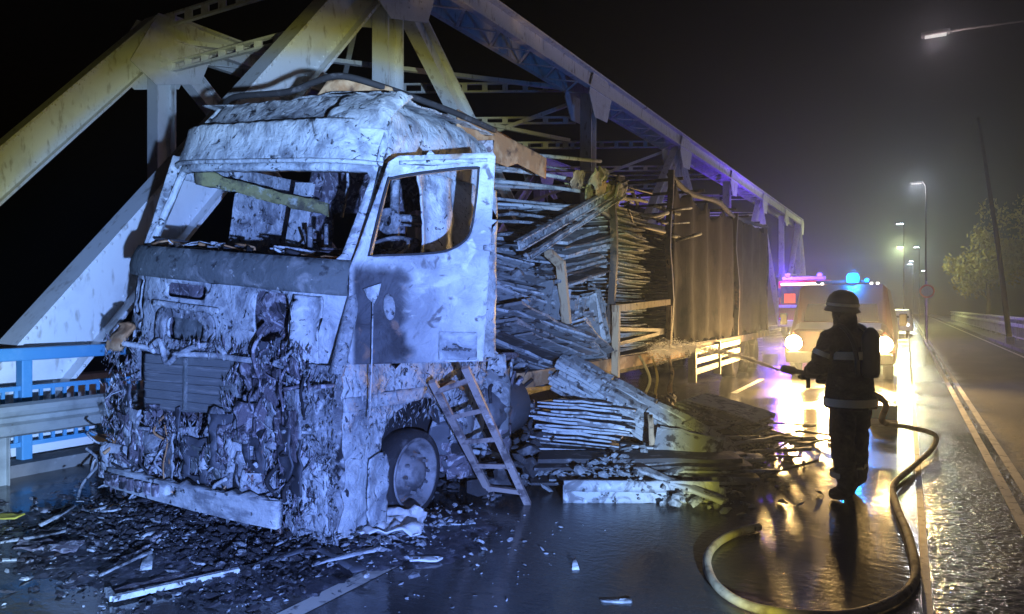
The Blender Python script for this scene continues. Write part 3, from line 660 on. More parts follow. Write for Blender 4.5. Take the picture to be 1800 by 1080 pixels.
MB().lathe(CT(.455, 1.40, 2.44), (0, 1, 0), [(.05, -.03), (.11, -.03), (.12, 0), (.11, .03), (.05, .03), (.05, -.03)], 20).build('rod_collar', M['ash'], trk)
for x in (.55, -.55):
    panel('seat_frame', rrect(x - .26, 1.55, x + .26, 2.3, .1), [rrect(x - .18, 1.65, x - .02, 2.2, .05), rrect(x + .03, 1.65, x + .18, 2.2, .05)], lambda a, z: CT(a, 1.35 + (z - 1.5) * .15, z), M['ash_dark'], trk, .06, .03, .02, 8, 27)
# charred dashboard heap
panel('dashboard_remnant', ragged([(-1.0, .12), (1.0, .12), (1.0, .62), (-1.0, .62)], .08, .05, 3), [], lambda x, y: CT(x, y, 2.0 + .05 * noise.noise(Vector((x * 7, y * 9, 1)))), M['soot'], trk, .05, .05, .08, 9, 28, ridge=.4)
for i in range(26):
    x = rg.uniform(-.95, .9); p = [CT(x + rg.uniform(-.12, .12), rg.uniform(.1, .5), 2.05 + rg.uniform(0, .08)) for _ in range(4)]
    MB().tube(spline(p, 3), rg.choice((.006, .01, .016)), 5).build('melted_cable', M[rg.choice(('ash', 'soot', 'ash_light', 'rust'))], trk, True)
# steering wheel, seen through the open door
sw = CT(.72, 1.0, 2.16); ax = Vector((0, -.55, .83)).normalized(); u_ = Vector((1, 0, 0)); q_ = ax.cross(u_)
swo = MB().tube([sw + (u_ * math.cos(t) + q_ * math.sin(t)) * .23 for t in [2 * math.pi * k / 28 for k in range(28)]], .017, 7, True).build('steering_wheel', M['ash'], trk, True)
for t in (.3, 2.84, 4.7): MB().tube([sw - ax * .03, sw + (u_ * math.cos(t) + q_ * math.sin(t)) * .23], .014, 6).build('spoke', M['ash'], swo)
MB().tube([sw, sw - ax * .6], .035, 8).build('column', M['ash_dark'], swo)
for i in range(5):
    MB().tube([CT(.3 + .05 * i, .55, 2.02 + .03 * i), CT(.5 + .05 * i, .6, 2.06 + .02 * i), CT(.72 + .03 * i, .62, 2.0 + .03 * i)], .012, 5).build('bent_wire', M['ash_dark'], trk, True)
# open driver door
def door_paint():
    m = M['ash_light'].copy(); m.name = 'door_paint'; n = m.node_tree; L = n.links; bs = n.nodes['Principled BSDF']
    for l in list(bs.inputs['Base Color'].links): L.remove(l)
    def N(t, **k):
        q = n.nodes.new(t)
        for a_, b_ in k.items(): setattr(q, a_, b_)
        return q
    tc = N('ShaderNodeTexCoord'); va = N('ShaderNodeVectorMath', operation='SUBTRACT'); va.inputs[1].default_value = H0
    dt = N('ShaderNodeVectorMath', operation='DOT_PRODUCT'); dt.inputs[1].default_value = dd
    L.new(tc.outputs['Object'], va.inputs[0]); L.new(va.outputs[0], dt.inputs[0])
    sz = N('ShaderNodeSeparateXYZ'); L.new(tc.outputs['Object'], sz.inputs[0])
    def noise_(sc, det=5, dist=.6):
        q = N('ShaderNodeTexNoise'); q.inputs['Scale'].default_value = sc; q.inputs['Detail'].default_value = det; q.inputs['Distortion'].default_value = dist; L.new(tc.outputs['Object'], q.inputs[0]); return q.outputs[0]
    def mr(src, a_, b_, c_=0., d_=1.):
        q = N('ShaderNodeMapRange', interpolation_type='SMOOTHSTEP')
        for i_, v_ in enumerate((a_, b_, c_, d_)): q.inputs[i_ + 1].default_value = v_
        L.new(src, q.inputs[0]); return q.outputs[0]
    def ma(op, a_, b_):
        q = N('ShaderNodeMath', operation=op)
        for i_, v_ in enumerate((a_, b_)):
            if isinstance(v_, (int, float)): q.inputs[i_].default_value = v_
            else: L.new(v_, q.inputs[i_])
        return q.outputs[0]
    def mix(fac, a_, b_):
        q = N('ShaderNodeMix', data_type='RGBA'); L.new(fac, q.inputs[0])
        for i_, v_ in ((6, a_), (7, b_)):
            if isinstance(v_, tuple): q.inputs[i_].default_value = (*v_, 1)
            else: L.new(v_, q.inputs[i_])
        return q.outputs[2]
    c_ = mix(mr(noise_(2.2), .38, .68), (.52, .53, .54), (.27, .28, .30)); c_ = mix(mr(noise_(6, 6, 1.2), .54, .68), c_, (.58, .59, .58)); c_ = mix(mr(noise_(10, 6), .57, .68), c_, (.15, .145, .15)); c_ = mix(mr(noise_(3.4, 6), .64, .74), c_, (.30, .20, .13))
    # burnt-through area by the hinge: paint gone, soot and a little rust left
    edge = ma('ADD', dt.outputs['Value'], ma('MULTIPLY', ma('SUBTRACT', noise_(4.5, 4), .5), .34))
    zz = ma('ADD', sz.outputs['Z'], ma('MULTIPLY', ma('SUBTRACT', noise_(6, 3), .5), .10))
    mask = ma('MULTIPLY', mr(edge, .43, .33), ma('MULTIPLY', mr(zz, 1.96, 1.86), mr(dt.outputs['Value'], .0, .05)))
    so = mix(mr(noise_(5), .4, .65), (.075, .075, .085), (.035, .032, .036)); so = mix(mr(noise_(7), .60, .70), so, (.20, .12, .09))
    L.new(mix(mask, c_, so), bs.inputs['Base Color'])
    return m
H0 = Vector((-3.30 - TX, 3.72 - TY, 0)); H1 = Vector((-2.50 - TX, 4.22 - TY, 0)); DW = .94
dd = (H1 - H0) / DW; dn = Vector((dd.y, -dd.x, 0)).normalized()
def DOOR(off=0.):
    return lambda u, z: Vector((H0.x + dd.x * u, H0.y + dd.y * u, z)) + dn * off
drW0 = [(.135, 1.985), (.50, 2.0), (.68, 2.03), (.80, 2.12), (.84, 2.28), (.868, 2.55), (.84, 2.585), (.55, 2.555), (.30, 2.51), (.255, 2.46)]
drW = [tuple(p.xy) for p in spline([(a, b, 0) for a, b in drW0 + drW0[:1]], 4)][:-1]
dr = panel('driver_door', [(-.01, 1.25), (.90, 1.27), (.945, 1.95), (.985, 2.67), (.97, 2.695), (.33, 2.665), (.26, 2.62), (.06, 2.05), (.0, 1.9)], [drW], DOOR(), door_paint(), trk, .035, .045, .007, 4, 30)
dr['label'] = 'pale scorched driver door hanging open with empty window'
def ring(poly, fn, r_): return MB().tube([fn(*p) for p in dens(poly, .06)], r_, 6, True)
ring(drW, DOOR(.026), .009).build('window_seal', M['soot'], dr, True)
panel('door_top_channel', [(.34, 2.60), (.93, 2.63), (.93, 2.65), (.34, 2.625)], [], DOOR(.03), M['ash_light'], dr, .05, .02, .003, 5, 31)
panel('lining_patch', [(.27 + .035 * math.cos(t) - .02 * math.sin(t), 1.64 + .085 * math.sin(t) + .03 * math.cos(t)) for t in [k * .4189 for k in range(15)]], [], DOOR(.022), M['ash'], dr, .04, .004, .003, 6, 33)
panel('door_plate', ragged(rrect(.60, 1.28, .86, 1.47, .01), .05, .006, 3), [], DOOR(.016), M['ash_light'], dr, .04, .010, .006, 6, 34)
mb = MB()
for k in range(16):   # smudged lettering on the plate, not legible in the photo
    a = .63 + .0125 * k; mb.box(DOOR(.027)(a, 1.352 + .004 * math.sin(k * 2.1)), (.0125 + .004 * math.sin(k * 3.3), .004, .010 + .012 * abs(math.sin(k * 1.7)) ** 2), rot=Euler((0, .2 * math.sin(k * 5), math.atan2(dd.y, dd.x))))
mb.build('plate_smudge', M['ink'], dr)
panel('latch', rrect(.905, 2.02, .96, 2.06, .01), [], DOOR(.03), M['ash'], dr, .05, .03, .003, 5, 35)
panel('door_bracket', [(.10, 1.76), (.22, 1.80), (.20, 1.72), (.17, 1.66), (.13, 1.70)], [], DOOR(.035), M['ash_light'], dr, .04, .012, .003, 5, 36)
MB().tube([DOOR(.05)(.165, 1.70), DOOR(.06)(.16, 1.3), DOOR(.07)(.145, .88)], .006, 6).build('dangling_wire', M['ash_light'], dr, True)
# lower side body with the wheel arch
arch = [(.93 + .50 * math.cos(R(a)), .42 + .52 * math.sin(R(a))) for a in range(0, 181, 12)]
lowout = [(.02, .10), (.30, .06)] + [(.44, .30)] + arch[::-1][1:] + [(1.50, .34), (1.9, .55), (1.95, 1.26), (.02, 1.26)]
panel('lower_side', lowout, [], lambda y, z: Vector((1.24 + .02 * math.sin(y * 8), y, z)), M['ash_light'], trk, .04, .014, .045, 4.5, 37, ridge=.4)
panel('side_step', ragged([(.05, .93), (.9, .93), (.98, 1.02), (.05, 1.03)], .06, .01, 3), [], lambda y, z: Vector((1.29, y, z)), M['ash_light'], trk, .05, .04, .012, 8, 38)
panel('front_corner_skirt', ragged([(.80, .05), (1.25, .03), (1.3, .5), (1.27, 1.25), (.9, 1.25), (.95, .7)], .05, .03, 6), [], lambda x, z: Vector((x, -.04 + .35 * max(0, x - 1.0) ** 1.3, z)), M['ash'], trk, .04, .014, .045, 6, 39, ridge=.5)
panel('arch_rag', ragged([(.30, .05), (.50, .12), (.55, .50), (.48, .62), (.32, .58)], .04, .02, 8), [], lambda y, z: Vector((1.30, y - .05, z)), M['ash_light'], trk, .035, .012, .035, 7, 40, ridge=.4)
MB().box((.78, .93, .62), (.5, 1.0, .9)).build('wheel_housing', M['soot'], trk)
# front wheel: tyre burnt down to wire
wh = empty('front_wheel', (1.17, .95, .337)); wh.parent = trk
MB().lathe((0, 0, 0), (1, 0, 0), [(.20, -.22), (.335, -.2), (.345, -.05), (.335, .03), (.30, .045), (.272, .03)], 40).build('burnt_tyre', M['soot'], wh, True)
MB().lathe((0, 0, 0), (1, 0, 0), [(.275, -.03), (.283, .03), (.272, .045), (.258, .04), (.245, -.03), (.225, -.055), (.19, -.04), (.165, -.005), (.155, .02), (.11, .025), (.105, .055), (.075, .07), (0.001, .07)], 48).build('rim', M['rim'], wh, True)
nut = MB().lathe((0, 0, 0), (1, 0, 0), [(.014, .02), (.014, .055), (.001, .056)], 6).mesh('wheel_nut', M['rim'])
for k in range(10):
    t = 2 * math.pi * k / 10; inst('wheel_nut', nut, wh, (0, .142 * math.cos(t), .142 * math.sin(t)))
# passenger wheel, rear wheels
for (x, y, r_) in ((-1.17, .95, .337), (1.05, 4.55, .40), (-1.05, 4.55, .40)):
    MB().lathe((x, y, r_), (1, 0, 0), [(.20, -.15), (r_, -.15), (r_, .12), (.30, .13), (.26, .05), (.05, .06), (.001, .06)], 28).build('burnt_wheel', M['soot'], trk, True)
# frame rails, tank, arch parts
for x in (-.42, .42): MB().bar((x, .2, .72), (x, 5.6, .72), .09, .26).build('frame_rail', M['chassis'], trk)
MB().lathe((1.0, 2.0, .66), (0, 1, 0), [(.001, 0), (.26, .0), (.30, .04), (.30, .72), (.26, .76), (.001, .76)], 20).build('fuel_tank', M['slate'], trk, True)
panel('mudguard_rag', ragged([(1.05, .80), (1.55, .55), (1.75, .85), (1.5, 1.15), (1.2, 1.1)], .05, .03, 2), [], lambda y, z: Vector((1.18 - .1 * math.sin(y * 5), y, z)), M['slate'], trk, .05, .012, .05, 6, 41, ridge=.3)
MB().tube(spline([(1.25, 1.1, .98), (1.3, 1.3, 1.02), (1.28, 1.5, .95)]), .02, 6).build('rusted_hose', M['rust'], trk, True)
for i in range(26):
    y = rg.uniform(1.35, 2.9); z = rg.uniform(.3, 1.2); p = [Vector((1.15 + rg.uniform(-.05, .12), y + rg.uniform(-.2, .2), z + rg.uniform(-.15, .15))) for _ in range(4)]
    MB().tube(spline(p, 4), rg.choice((.01, .016, .024)), 6).build('scorched_pipe', M[rg.choice(('ash_dark', 'ash', 'soot', 'ash_light'))], trk, True)
for i in range(14):
    y = rg.uniform(1.3, 2.7); z = rg.uniform(.35, 1.1); sx, sz = rg.uniform(.06, .2), rg.uniform(.06, .2)
    panel('bracket', ragged([(y - sx, z - sz), (y + sx, z - sz), (y + sx, z + sz), (y - sx, z + sz)], .05, .05, i), [], lambda y_, z_: Vector((1.2 + .1 * math.sin(y_ * 9), y_, z_)), M[rg.choice(('ash', 'ash_dark', 'char', 'slate'))], trk, .06, .012, .04, 8, 140 + i, ridge=.3)

# ------------------------------------------------------------------ burnt semi-trailer
tl = empty('burnt_trailer', (-4.62, 6.3, 0)); tag(tl, 'collapsed burnt trailer with bare posts and sooty curtains behind the cab', 'trailer')
def tlp(mb, name, mt, parent=tl, smooth=False): mb.v = [v - Vector((-4.62, 6.3, 0)) for v in mb.v]; return mb.build(name, M[mt], parent, smooth)
tlp(MB().box((-4.62, 13.7, .93), (2.42, 14.8, .10)), 'deck', 'chassis')
for x in (-5.1, -4.1): tlp(MB().bar((x, 6.6, .72), (x, 21, .72), .10, .30), 'frame_beam', 'chassis')
tlp(MB().bar((-3.40, 6.3, .90), (-3.40, 12.4, .86), .05, .16), 'side_raker', 'rust')
tlp(MB().bar((-3.39, 12.4, .88), (-3.39, 21.1, .92), .05, .15), 'side_raker', 'chassis')
tlp(MB().bar((-5.84, 6.3, .90), (-5.84, 21.1, .90), .05, .15), 'side_raker', 'chassis')
def post(y, z0, z1, lean, r_=.045, mt='chassis', x=-3.42):
    mb = MB(); n = 7
    pts = [Vector((x + lean[0] * t + .025 * math.sin(9 * t + y), y + lean[1] * t + .02 * math.sin(11 * t + y * 2), z0 + (z1 - z0) * t)) for t in [i / n for i in range(n + 1)]]
    for a, b in zip(pts, pts[1:]): mb.bar(a, b + (b - a) * .08, r_ * 2, r_ * 1.4, up=(0, 1, 0))
    return tlp(mb, 'side_post', mt)
post(8.95, .9, 3.3, (.0, .1)); post(11.6, .9, 3.85, (.02, -.05)); post(17.0, .9, 3.75, (0, -.25), .05); post(20.9, .9, 3.9, (0, 0))
post(9.0, .9, 3.3, (0, 0), x=-5.8); post(14, .9, 3.8, (0, 0), x=-5.8); post(20.9, .9, 3.9, (0, 0), x=-5.8)
def curt(y0, y1, z0, z1, seed, torn=.05, x=-3.44):
    return panel('curtain', ragged([(y0, z0), (y1, z0), (y1, z1), (y0, z1)], .18, torn, seed), [], lambda y, z: Vector((x + .05 * math.sin(y * 5.5) + 4.62, y - 6.3, z)), M['curtain'], tl, .25, .01, .06, 1.2, seed)
curt(11.7, 16.9, 1.0, 3.62, 50, .34); curt(17.05, 20.85, 1.0, 3.70, 51, .16); curt(12.0, 20.8, .95, 3.7, 52, .1, -5.84)
tlp(MB().box((-4.62, 21.0, 2.4), (2.4, .06, 2.9)), 'rear_doors', 'curtain')
tlp(MB().tube(spline([(-3.42, 11.6, 3.82), (-3.44, 13, 3.70), (-3.40, 15, 3.80), (-3.45, 17, 3.70), (-3.42, 21, 3.86)]), .05, 6), 'cant_rail', 'soot')
tlp(MB().bar((-5.82, 9, 3.3), (-5.82, 21, 3.88), .08, .12), 'cant_rail', 'chassis')
for y in (12.5, 14, 15.5, 17, 18.5, 20): tlp(MB().bar((-5.8, y, 3.9), (-3.44, y, 3.9), .05, .05), 'roof_bow', 'chassis')
# roof bows sagging down over the cab back: bare rods
rg = random.Random(5)
for i in range(13):
    z = 2.35 + i * .085 + rg.uniform(-.03, .03); y0 = 6.2 + rg.uniform(0, .4); y1 = 9.4 + rg.uniform(-.5, 1.6)
    p = [Vector((-4.3 + rg.uniform(-.6, .5), y0, z)), Vector((-4.1, 7.6, z + .12 + rg.uniform(-.06, .06))), Vector((-3.7 + rg.uniform(-.2, .2), y1, z + .34 + rg.uniform(-.2, .05)))]
    tlp(MB().tube(spline(p, 5), rg.choice((.014, .02, .026)), 6), 'roof_rod', rg.choice(('char_pale', 'ash', 'ash_light', 'char')), tl, True)
b0, b1 = Vector((-3.55, 6.6, 2.28)), Vector((-3.35, 9.35, 3.32))
tlp(MB().prism(b0, b1, ibeam(.11, .09, .014, .02)), 'fallen_rail', 'ash')
tlp(MB().prism(b0 + Vector((0, .2, -.12)), b1 + Vector((.02, -.1, -.14)), ibeam(.06, .06, .012, .014)), 'fallen_rail', 'ash')
# orange wind deflector sheet hanging off the cab back
panel('deflector_sheet', [(0, 0), (1.75, .02), (1.75, .24), (1.1, .22), (.9, .30), (.2, .33), (0, .2)], [], lambda y, z: Vector((-3.42 + 4.62 - .02 * z, 5.25 + y - 6.3, 3.36 - .05 * y - z)), M['rust'], tl, .07, .02, .012, 5, 60)
# clump of burnt insulation where the rods meet
for i in range(10):
    c = Vector((-3.5 + rg.uniform(-.15, .2), 8.6 + rg.uniform(-.6, .9), 3.28 + rg.uniform(-.22, .12)))
    panel('insulation_rag', ragged(rrect(-.16, -.10, .16, .10, .04), .05, .06, i), [], (lambda c: lambda a, b: c - Vector((-4.62, 6.3, 0)) + Vector((b * .3, a, b)))(c), M[rg.choice(('olive', 'wood', 'char_pale', 'olive'))], tl, .05, .02, .05, 9, 200 + i)
for i in range(26):   # tangle between posts
    c = Vector((-3.5 + rg.uniform(-.3, .2), rg.uniform(8.6, 12.4), rg.uniform(2.75, 3.35)))
    d = Vector((rg.uniform(-.2, .2), rg.uniform(.2, .7), rg.uniform(-.08, .08)))
    tlp(MB().tube([c - d, c + Vector((0, 0, rg.uniform(-.05, .05))), c + d], rg.choice((.012, .02, .03)), 6), 'roof_rod', rg.choice(('char', 'olive', 'char_pale', 'chassis')), tl, True)
# snapped upright in the load bay
mb = MB()
for a, b in (((-3.5, 7.2, 2.25), (-3.45, 7.45, 2.12)), ((-3.45, 7.42, 2.16), (-3.43, 7.55, 1.45))): mb.bar(a, b, .10, .06, up=(0, 1, 0))
tlp(mb, 'snapped_upright', 'wood')
# side guards near the rear lit by the fire engine
for z in (.50, .68, .86): tlp(MB().bar((-3.32, 12.6, z - .02), (-3.30, 16.6, z), .04, .10), 'side_guard', 'galv')
tlp(MB().bar((-3.33, 12.7, .30), (-3.33, 12.7, .95), .06, .14), 'side_guard_post', 'galv')
tlp(MB().bar((-3.33, 14.6, .30), (-3.33, 14.6, .95), .06, .14), 'side_guard_post', 'galv')
for y in (17.2, 18.5, 19.8):
    for x in (-5.6, -3.65): tlp(MB().lathe((x, y, .42), (1, 0, 0), [(.2, -.14), (.42, -.14), (.42, .14), (.28, .15), (.24, .05), (.001, .05)], 24), 'trailer_wheel', 'soot', tl, True)
for (y, a, z1) in ((9.9, .15, .95), (10.5, -.1, .9), (11.1, .12, .95), (11.35, -.2, .88)):
    tlp(MB().tube(spline([(-3.36, y, z1), (-3.25, y + a, .6), (-3.3, y + a * .3, .3), (-3.15, y + a * 1.5, .03)]), .022, 6), 'dangling_strap', 'wood', tl, True)
# pallet-gate frame still standing
pg = empty('scorched_gate_frame', (-3.30, 8.95, .98)); tag(pg, 'scorched wooden gate frame standing at the trailer edge', 'frame')
child_at(MB().bar((-3.30, 8.78, .98 - .25), (-3.30, 8.82, 1.66), .09, .07, up=(0, 1, 0)), 'upright', M['wood'], pg)
child_at(MB().bar((-3.30, 8.74, 1.62), (-3.32, 11.2, 1.72), .07, .09), 'top_bar', M['wood'], pg)
child_at(MB().bar((-3.32, 11.2, .98), (-3.32, 11.25, 1.66), .08, .06, up=(0, 1, 0)), 'upright', M['wood'], pg)
for z, d in ((1.15, .1), (1.35, -.08)): child_at(MB().bar((-3.33, 8.9, z), (-3.36, 11.2, z + d), .03, .05), 'slat', M['chassis'], pg)

# ------------------------------------------------------------------ charred cargo: stacks of boards
def board_mesh(nm, Lx, Ly, th, mt, seed, n=6):
    r_ = random.Random(seed); vs = []; fs = []
    for i in range(n + 1):
        x = -Lx / 2 + Lx * i / n; wv = .005 * math.sin(i * 1.1 + seed) + r_.uniform(-.004, .004); e0 = r_.uniform(-.02, .02); e1 = r_.uniform(-.02, .02)
        vs += [(x, -Ly / 2 + e0, wv - th / 2), (x, Ly / 2 + e1, wv - th / 2 + r_.uniform(-.006, .006)), (x, Ly / 2 + e1, wv + th / 2), (x, -Ly / 2 + e0, wv + th / 2 + r_.uniform(-.006, .006))]
    for i in range(n):
        a, b = i * 4, i * 4 + 4
        fs += [[a + k, a + (k + 1) % 4, b + (k + 1) % 4, b + k] for k in range(4)]
    fs += [[3, 2, 1, 0], [n * 4 + k for k in range(4)]]
    me = bpy.data.meshes.new(nm); me.from_pydata(vs, [], fs); me.update(); me.materials.append(M[mt]); return me
def stack(name, label, loc, rot, n, Lx, Ly, th, gap, mts, jit=.04, fan=0., seed=0, cat='cargo', group='charred cargo stacks'):
    """n boards piled along local z, each its own board"""
    e = empty(name, loc, rot); tag(e, label, cat, group)
    r_ = random.Random(seed)
    ms = [board_mesh('board', Lx, Ly, th, mt, seed * 7 + i) for i, mt in enumerate(mts)]
    for i in range(n):
        k = i / max(1, n - 1)
        inst('board', r_.choice(ms), e, (r_.uniform(-jit, jit) + fan * k, r_.uniform(-jit, jit), (i + .5) * gap),
             (r_.uniform(-.02, .02), r_.uniform(-.025, .025), r_.gauss(0, .06) + fan * .2 * k), (r_.uniform(.55, 1.05) if r_.random() < .35 else r_.uniform(.88, 1.04), r_.uniform(.8, 1.06), r_.uniform(.6, 1.3)))
    return e
A = ['char', 'char_pale', 'char', 'char_dark']
P_ = ['char_pale', 'char', 'char_pale']
stack('board_stack', 'tall upright stack of thin charred sheets beside the second trailer post', (-4.3, 9.95, .99), (0, 0, R(90)), 62, 1.5, 1.6, .02, .034, P_, .05, 0, 1)
stack('board_stack', 'dark coal-black stack half hidden behind the trailer curtain', (-4.4, 11.9, .99), (0, 0, R(90)), 46, 1.8, 1.6, .024, .042, ['char_dark', 'chassis'], .05, 0, 2)
stack('board_stack', 'leaning stack of ribbed boards on edge in the middle of the load', (-4.15, 8.35, 1.42), (R(76), R(4), R(-6)), 26, 1.25, .62, .024, .036, A, .04, .1, 3)
stack('board_stack', 'ribbed boards standing on edge next to the snapped upright', (-3.85, 9.0, 1.36), (R(84), R(-8), R(6)), 13, .7, .75, .022, .034, P_, .04, .06, 4)
stack('board_stack', 'fanned pile of boards sliding off the front of the trailer deck', (-3.95, 6.75, .95), (R(-10), R(16), R(76)), 15, 1.5, 1.2, .026, .038, A, .12, .25, 5)
stack('board_stack', 'low slanting pile of pale boards in the centre of the deck', (-3.85, 8.1, .97), (R(-16), R(20), R(100)), 16, 1.25, 1.1, .026, .036, P_, .10, .28, 6)
stack('board_stack', 'crumbled upper heap of boards under the fallen roof rail', (-4.1, 8.3, 1.98), (R(8), R(-10), R(80)), 14, 1.5, 1.1, .028, .042, A, .14, .2, 7)
stack('board_stack', 'heap of boards directly behind the open cab door', (-4.3, 6.7, 1.5), (R(-14), R(10), R(70)), 16, 1.2, 1.2, .028, .042, A, .12, .15, 8)
def clods(name, n, fn, mt, seed, label, cat, smin=.02, smax=.09, flat=.5):
    """uncountable burnt fragments as one mass"""
    r_ = random.Random(seed); vs = []; fs = []
    ico = [(0, 0, 1), (.9, 0, .3), (.28, .85, .3), (-.73, .53, .3), (-.73, -.53, .3), (.28, -.85, .3), (.7, .5, -.5), (-.3, .8, -.5), (-.85, 0, -.5), (-.3, -.8, -.5), (.7, -.5, -.5)]
    icf = [[0, 1, 2], [0, 2, 3], [0, 3, 4], [0, 4, 5], [0, 5, 1], [1, 6, 2], [2, 7, 3], [3, 8, 4], [4, 9, 5], [5, 10, 1], [2, 6, 7], [3, 7, 8], [4, 8, 9], [5, 9, 10], [1, 10, 6]]
    for i in range(n):
        p = fn(r_); s_ = smin + (smax - smin) * r_.random() ** 2.5
        sc = (s_ * r_.uniform(.5, 1.8), s_ * r_.uniform(.4, 1.2), s_ * r_.uniform(.2, flat * 2)); e = Euler((r_.uniform(-.5, .5), r_.uniform(-.5, .5), r_.uniform(0, 6.3))).to_matrix()
        b = len(vs)
        for q in ico:
            v = e @ Vector((q[0] * sc[0] * r_.uniform(.6, 1.3), q[1] * sc[1] * r_.uniform(.6, 1.3), q[2] * sc[2])); vs.append((p[0] + v.x, p[1] + v.y, max(.003, p[2] + v.z)))
        fs += [[k + b for k in f] for f in icf]
    o = mesh_obj(name, vs, fs, M[mt]); o['kind'] = 'stuff'; o['label'] = label; o['category'] = cat; return o
clods('burnt_cargo_crumbs', 900, lambda r_: (r_.uniform(-5.2, -3.45), r_.uniform(6.4, 9.1), 1.0 + 1.3 * r_.random() * (.4 + .6 * r_.random())), 'char', 3, 'grey burnt cargo fragments filling the trailer bay', 'debris', .02, .09, .5)

# ------------------------------------------------------------------ fallen load on the road
def plank_bundle(name, label, loc, rot, layers, rows, L_, wd, th, seed, cat='boards', group='fallen board bundles'):
    e = empty(name, loc, rot); tag(e, label, cat, group); r_ = random.Random(seed)
    ms = [board_mesh('board', 1., wd * .94, th * .9, mt, seed * 5 + i, 5) for i, mt in enumerate(('char_pale', 'char_pale', 'char', 'ash'))]
    for k in range(layers):
        for j in range(rows):
            x = -L_ / 2 + r_.uniform(-.08, .08)
            while x < L_ / 2 - .12:
                q = min(r_.uniform(.35, .95), L_ / 2 - x + r_.uniform(-.05, .1))
                inst('board', r_.choice(ms), e, (x + q / 2, (j - (rows - 1) / 2) * wd + r_.uniform(-.012, .012), (k + .5) * th), (r_.uniform(-.04, .04), r_.uniform(-.012, .012), r_.uniform(-.02, .02)), (q * .97, 1, 1)); x += q
    return e
plank_bundle('fallen_board_bundle', 'long pale bundle of layered boards sloping down to the road', (-2.50, 7.26, .36), (R(16), R(27), R(9)), 8, 3, 1.95, .12, .042, 11)
stack('fallen_board_bundle', 'squat stack of ribbed sheets leaning beside the ladder', (-2.95, 6.75, .12), (R(-6), R(4), R(20)), 16, 1.0, .7, .02, .036, P_, .05, .05, 12, 'boards', 'fallen board bundles')
stack('fallen_board_bundle', 'dark fan of ribbed sheets behind the sloping bundle', (-2.0, 8.7, .06), (R(4), R(10), R(-16)), 13, .95, .55, .022, .036, A, .06, .12, 13, 'boards', 'fallen board bundles')
stack('fallen_board_bundle', 'ribbed sheets tipped on edge under the sloping bundle', (-2.0, 7.1, .16), (R(62), R(8), R(14)), 11, .6, .28, .02, .036, A, .05, .1, 14, 'boards', 'fallen board bundles')
stack('fallen_board_bundle', 'low coal-black layer of sheets on the wet road', (-2.1, 6.35, .03), (0, 0, R(24)), 6, 1.9, .45, .03, .04, ['char_dark', 'char'], .1, 0, 15, 'boards', 'fallen board bundles')
def plank(name, a, b, wd, th, mt, label, cat='plank', group=None, seed=0):
    a, b = Vector(a), Vector(b); d = b - a; L_ = d.length; c = (a + b) / 2
    sd = d.cross(Vector((0, 0, 1))).normalized(); upv = sd.cross(d).normalized()
    fn = lambda u, v: d.normalized() * u + sd * v
    o = panel(name, ragged([(-L_ / 2, -wd / 2), (L_ / 2, -wd / 2), (L_ / 2, wd / 2), (-L_ / 2, wd / 2)], .09, .018, seed), [], fn, M[mt], None, .08, th, .012, 6, seed)
    o.location = c; tag(o, label, cat, group); return o
a, b = G(992, 884), G(1262, 884)
plank('fallen_beam', a + Vector((0, 0, .10)), b + Vector((0, 0, .09)), .06, .09, 'char_pale', 'long pale scorched beam lying at the front edge of the debris', 'beam', seed=1)
panel_ = panel
o = panel('fallen_side_board', ragged([(0, .0), (1.36, 0), (1.36, .13), (0, .15)], .08, .015, 3), [], lambda u, z: (b - a).normalized() * u + Vector((0, -.02, z)), M['char_pale'], None, .06, .05, .012, 8, 3)
o.location = a + Vector((0, 0, .0)); tag(o, 'pale scorched board standing on edge at the front of the debris', 'board')
rg = random.Random(99)
TONE = {'char': 'grey charred', 'char_pale': 'pale ash-coated', 'char_dark': 'coal-black', 'ash': 'mottled white', 'chassis': 'brown scorched', 'ash_dark': 'dark scorched', 'ash_light': 'pale ash-white', 'slate': 'slate-grey'}
for i in range(46):
    x, y = rg.uniform(-3.2, -1.1), rg.uniform(5.9, 9.2); an = rg.gauss(.35, .5); L_ = rg.uniform(.4, 1.5); z = .05 + max(0, .32 - .22 * abs(x + 2.3)) * rg.random() + (y - 5.9) * .03
    dz = rg.uniform(-.10, .12)
    pa = Vector((x - math.cos(an) * L_ / 2, y - math.sin(an) * L_ / 2, max(.03, z - dz))); pb = Vector((x + math.cos(an) * L_ / 2, y + math.sin(an) * L_ / 2, max(.03, z + dz)))
    wd_, mt_ = rg.uniform(.05, .16), rg.choice(('char', 'char_pale', 'char_dark', 'char', 'ash'))
    zn = 'by the ladder foot' if x < -2.7 else 'at the far end of the heap' if y > 8.2 else 'on the outer edge of the heap' if x > -1.6 else 'in the middle of the heap' if y > 7 else 'at the front of the heap'
    plank('charred_plank', pa, pb, wd_, .025, mt_, ('long ' if L_ > 1.1 else 'short ' if L_ < .7 else 'medium ') + ('broad ' if wd_ > .105 else 'narrow ') + TONE[mt_] + ' plank ' + zn, 'plank', 'charred planks in the heap', 300 + i)
for i in range(16):
    x, y = rg.uniform(-1.6, -.9), rg.uniform(7.0, 10.5); an = rg.gauss(-.6, .5); L_ = rg.uniform(.3, .9)
    pa = Vector((x - math.cos(an) * L_ / 2, y - math.sin(an) * L_ / 2, .04)); pb = Vector((x + math.cos(an) * L_ / 2, y + math.sin(an) * L_ / 2, .04 + rg.uniform(0, .25)))
    wd_, mt_ = rg.uniform(.03, .08), rg.choice(('char_dark', 'chassis', 'char'))
    plank('charred_splinter', pa, pb, wd_, .02, mt_, ('long ' if L_ > .6 else 'short ') + TONE[mt_] + (' splinter on the road far behind the fallen boards' if y > 9 else ' splinter on the road just past the fallen boards'), 'plank', 'splinters past the fallen boards', 400 + i)
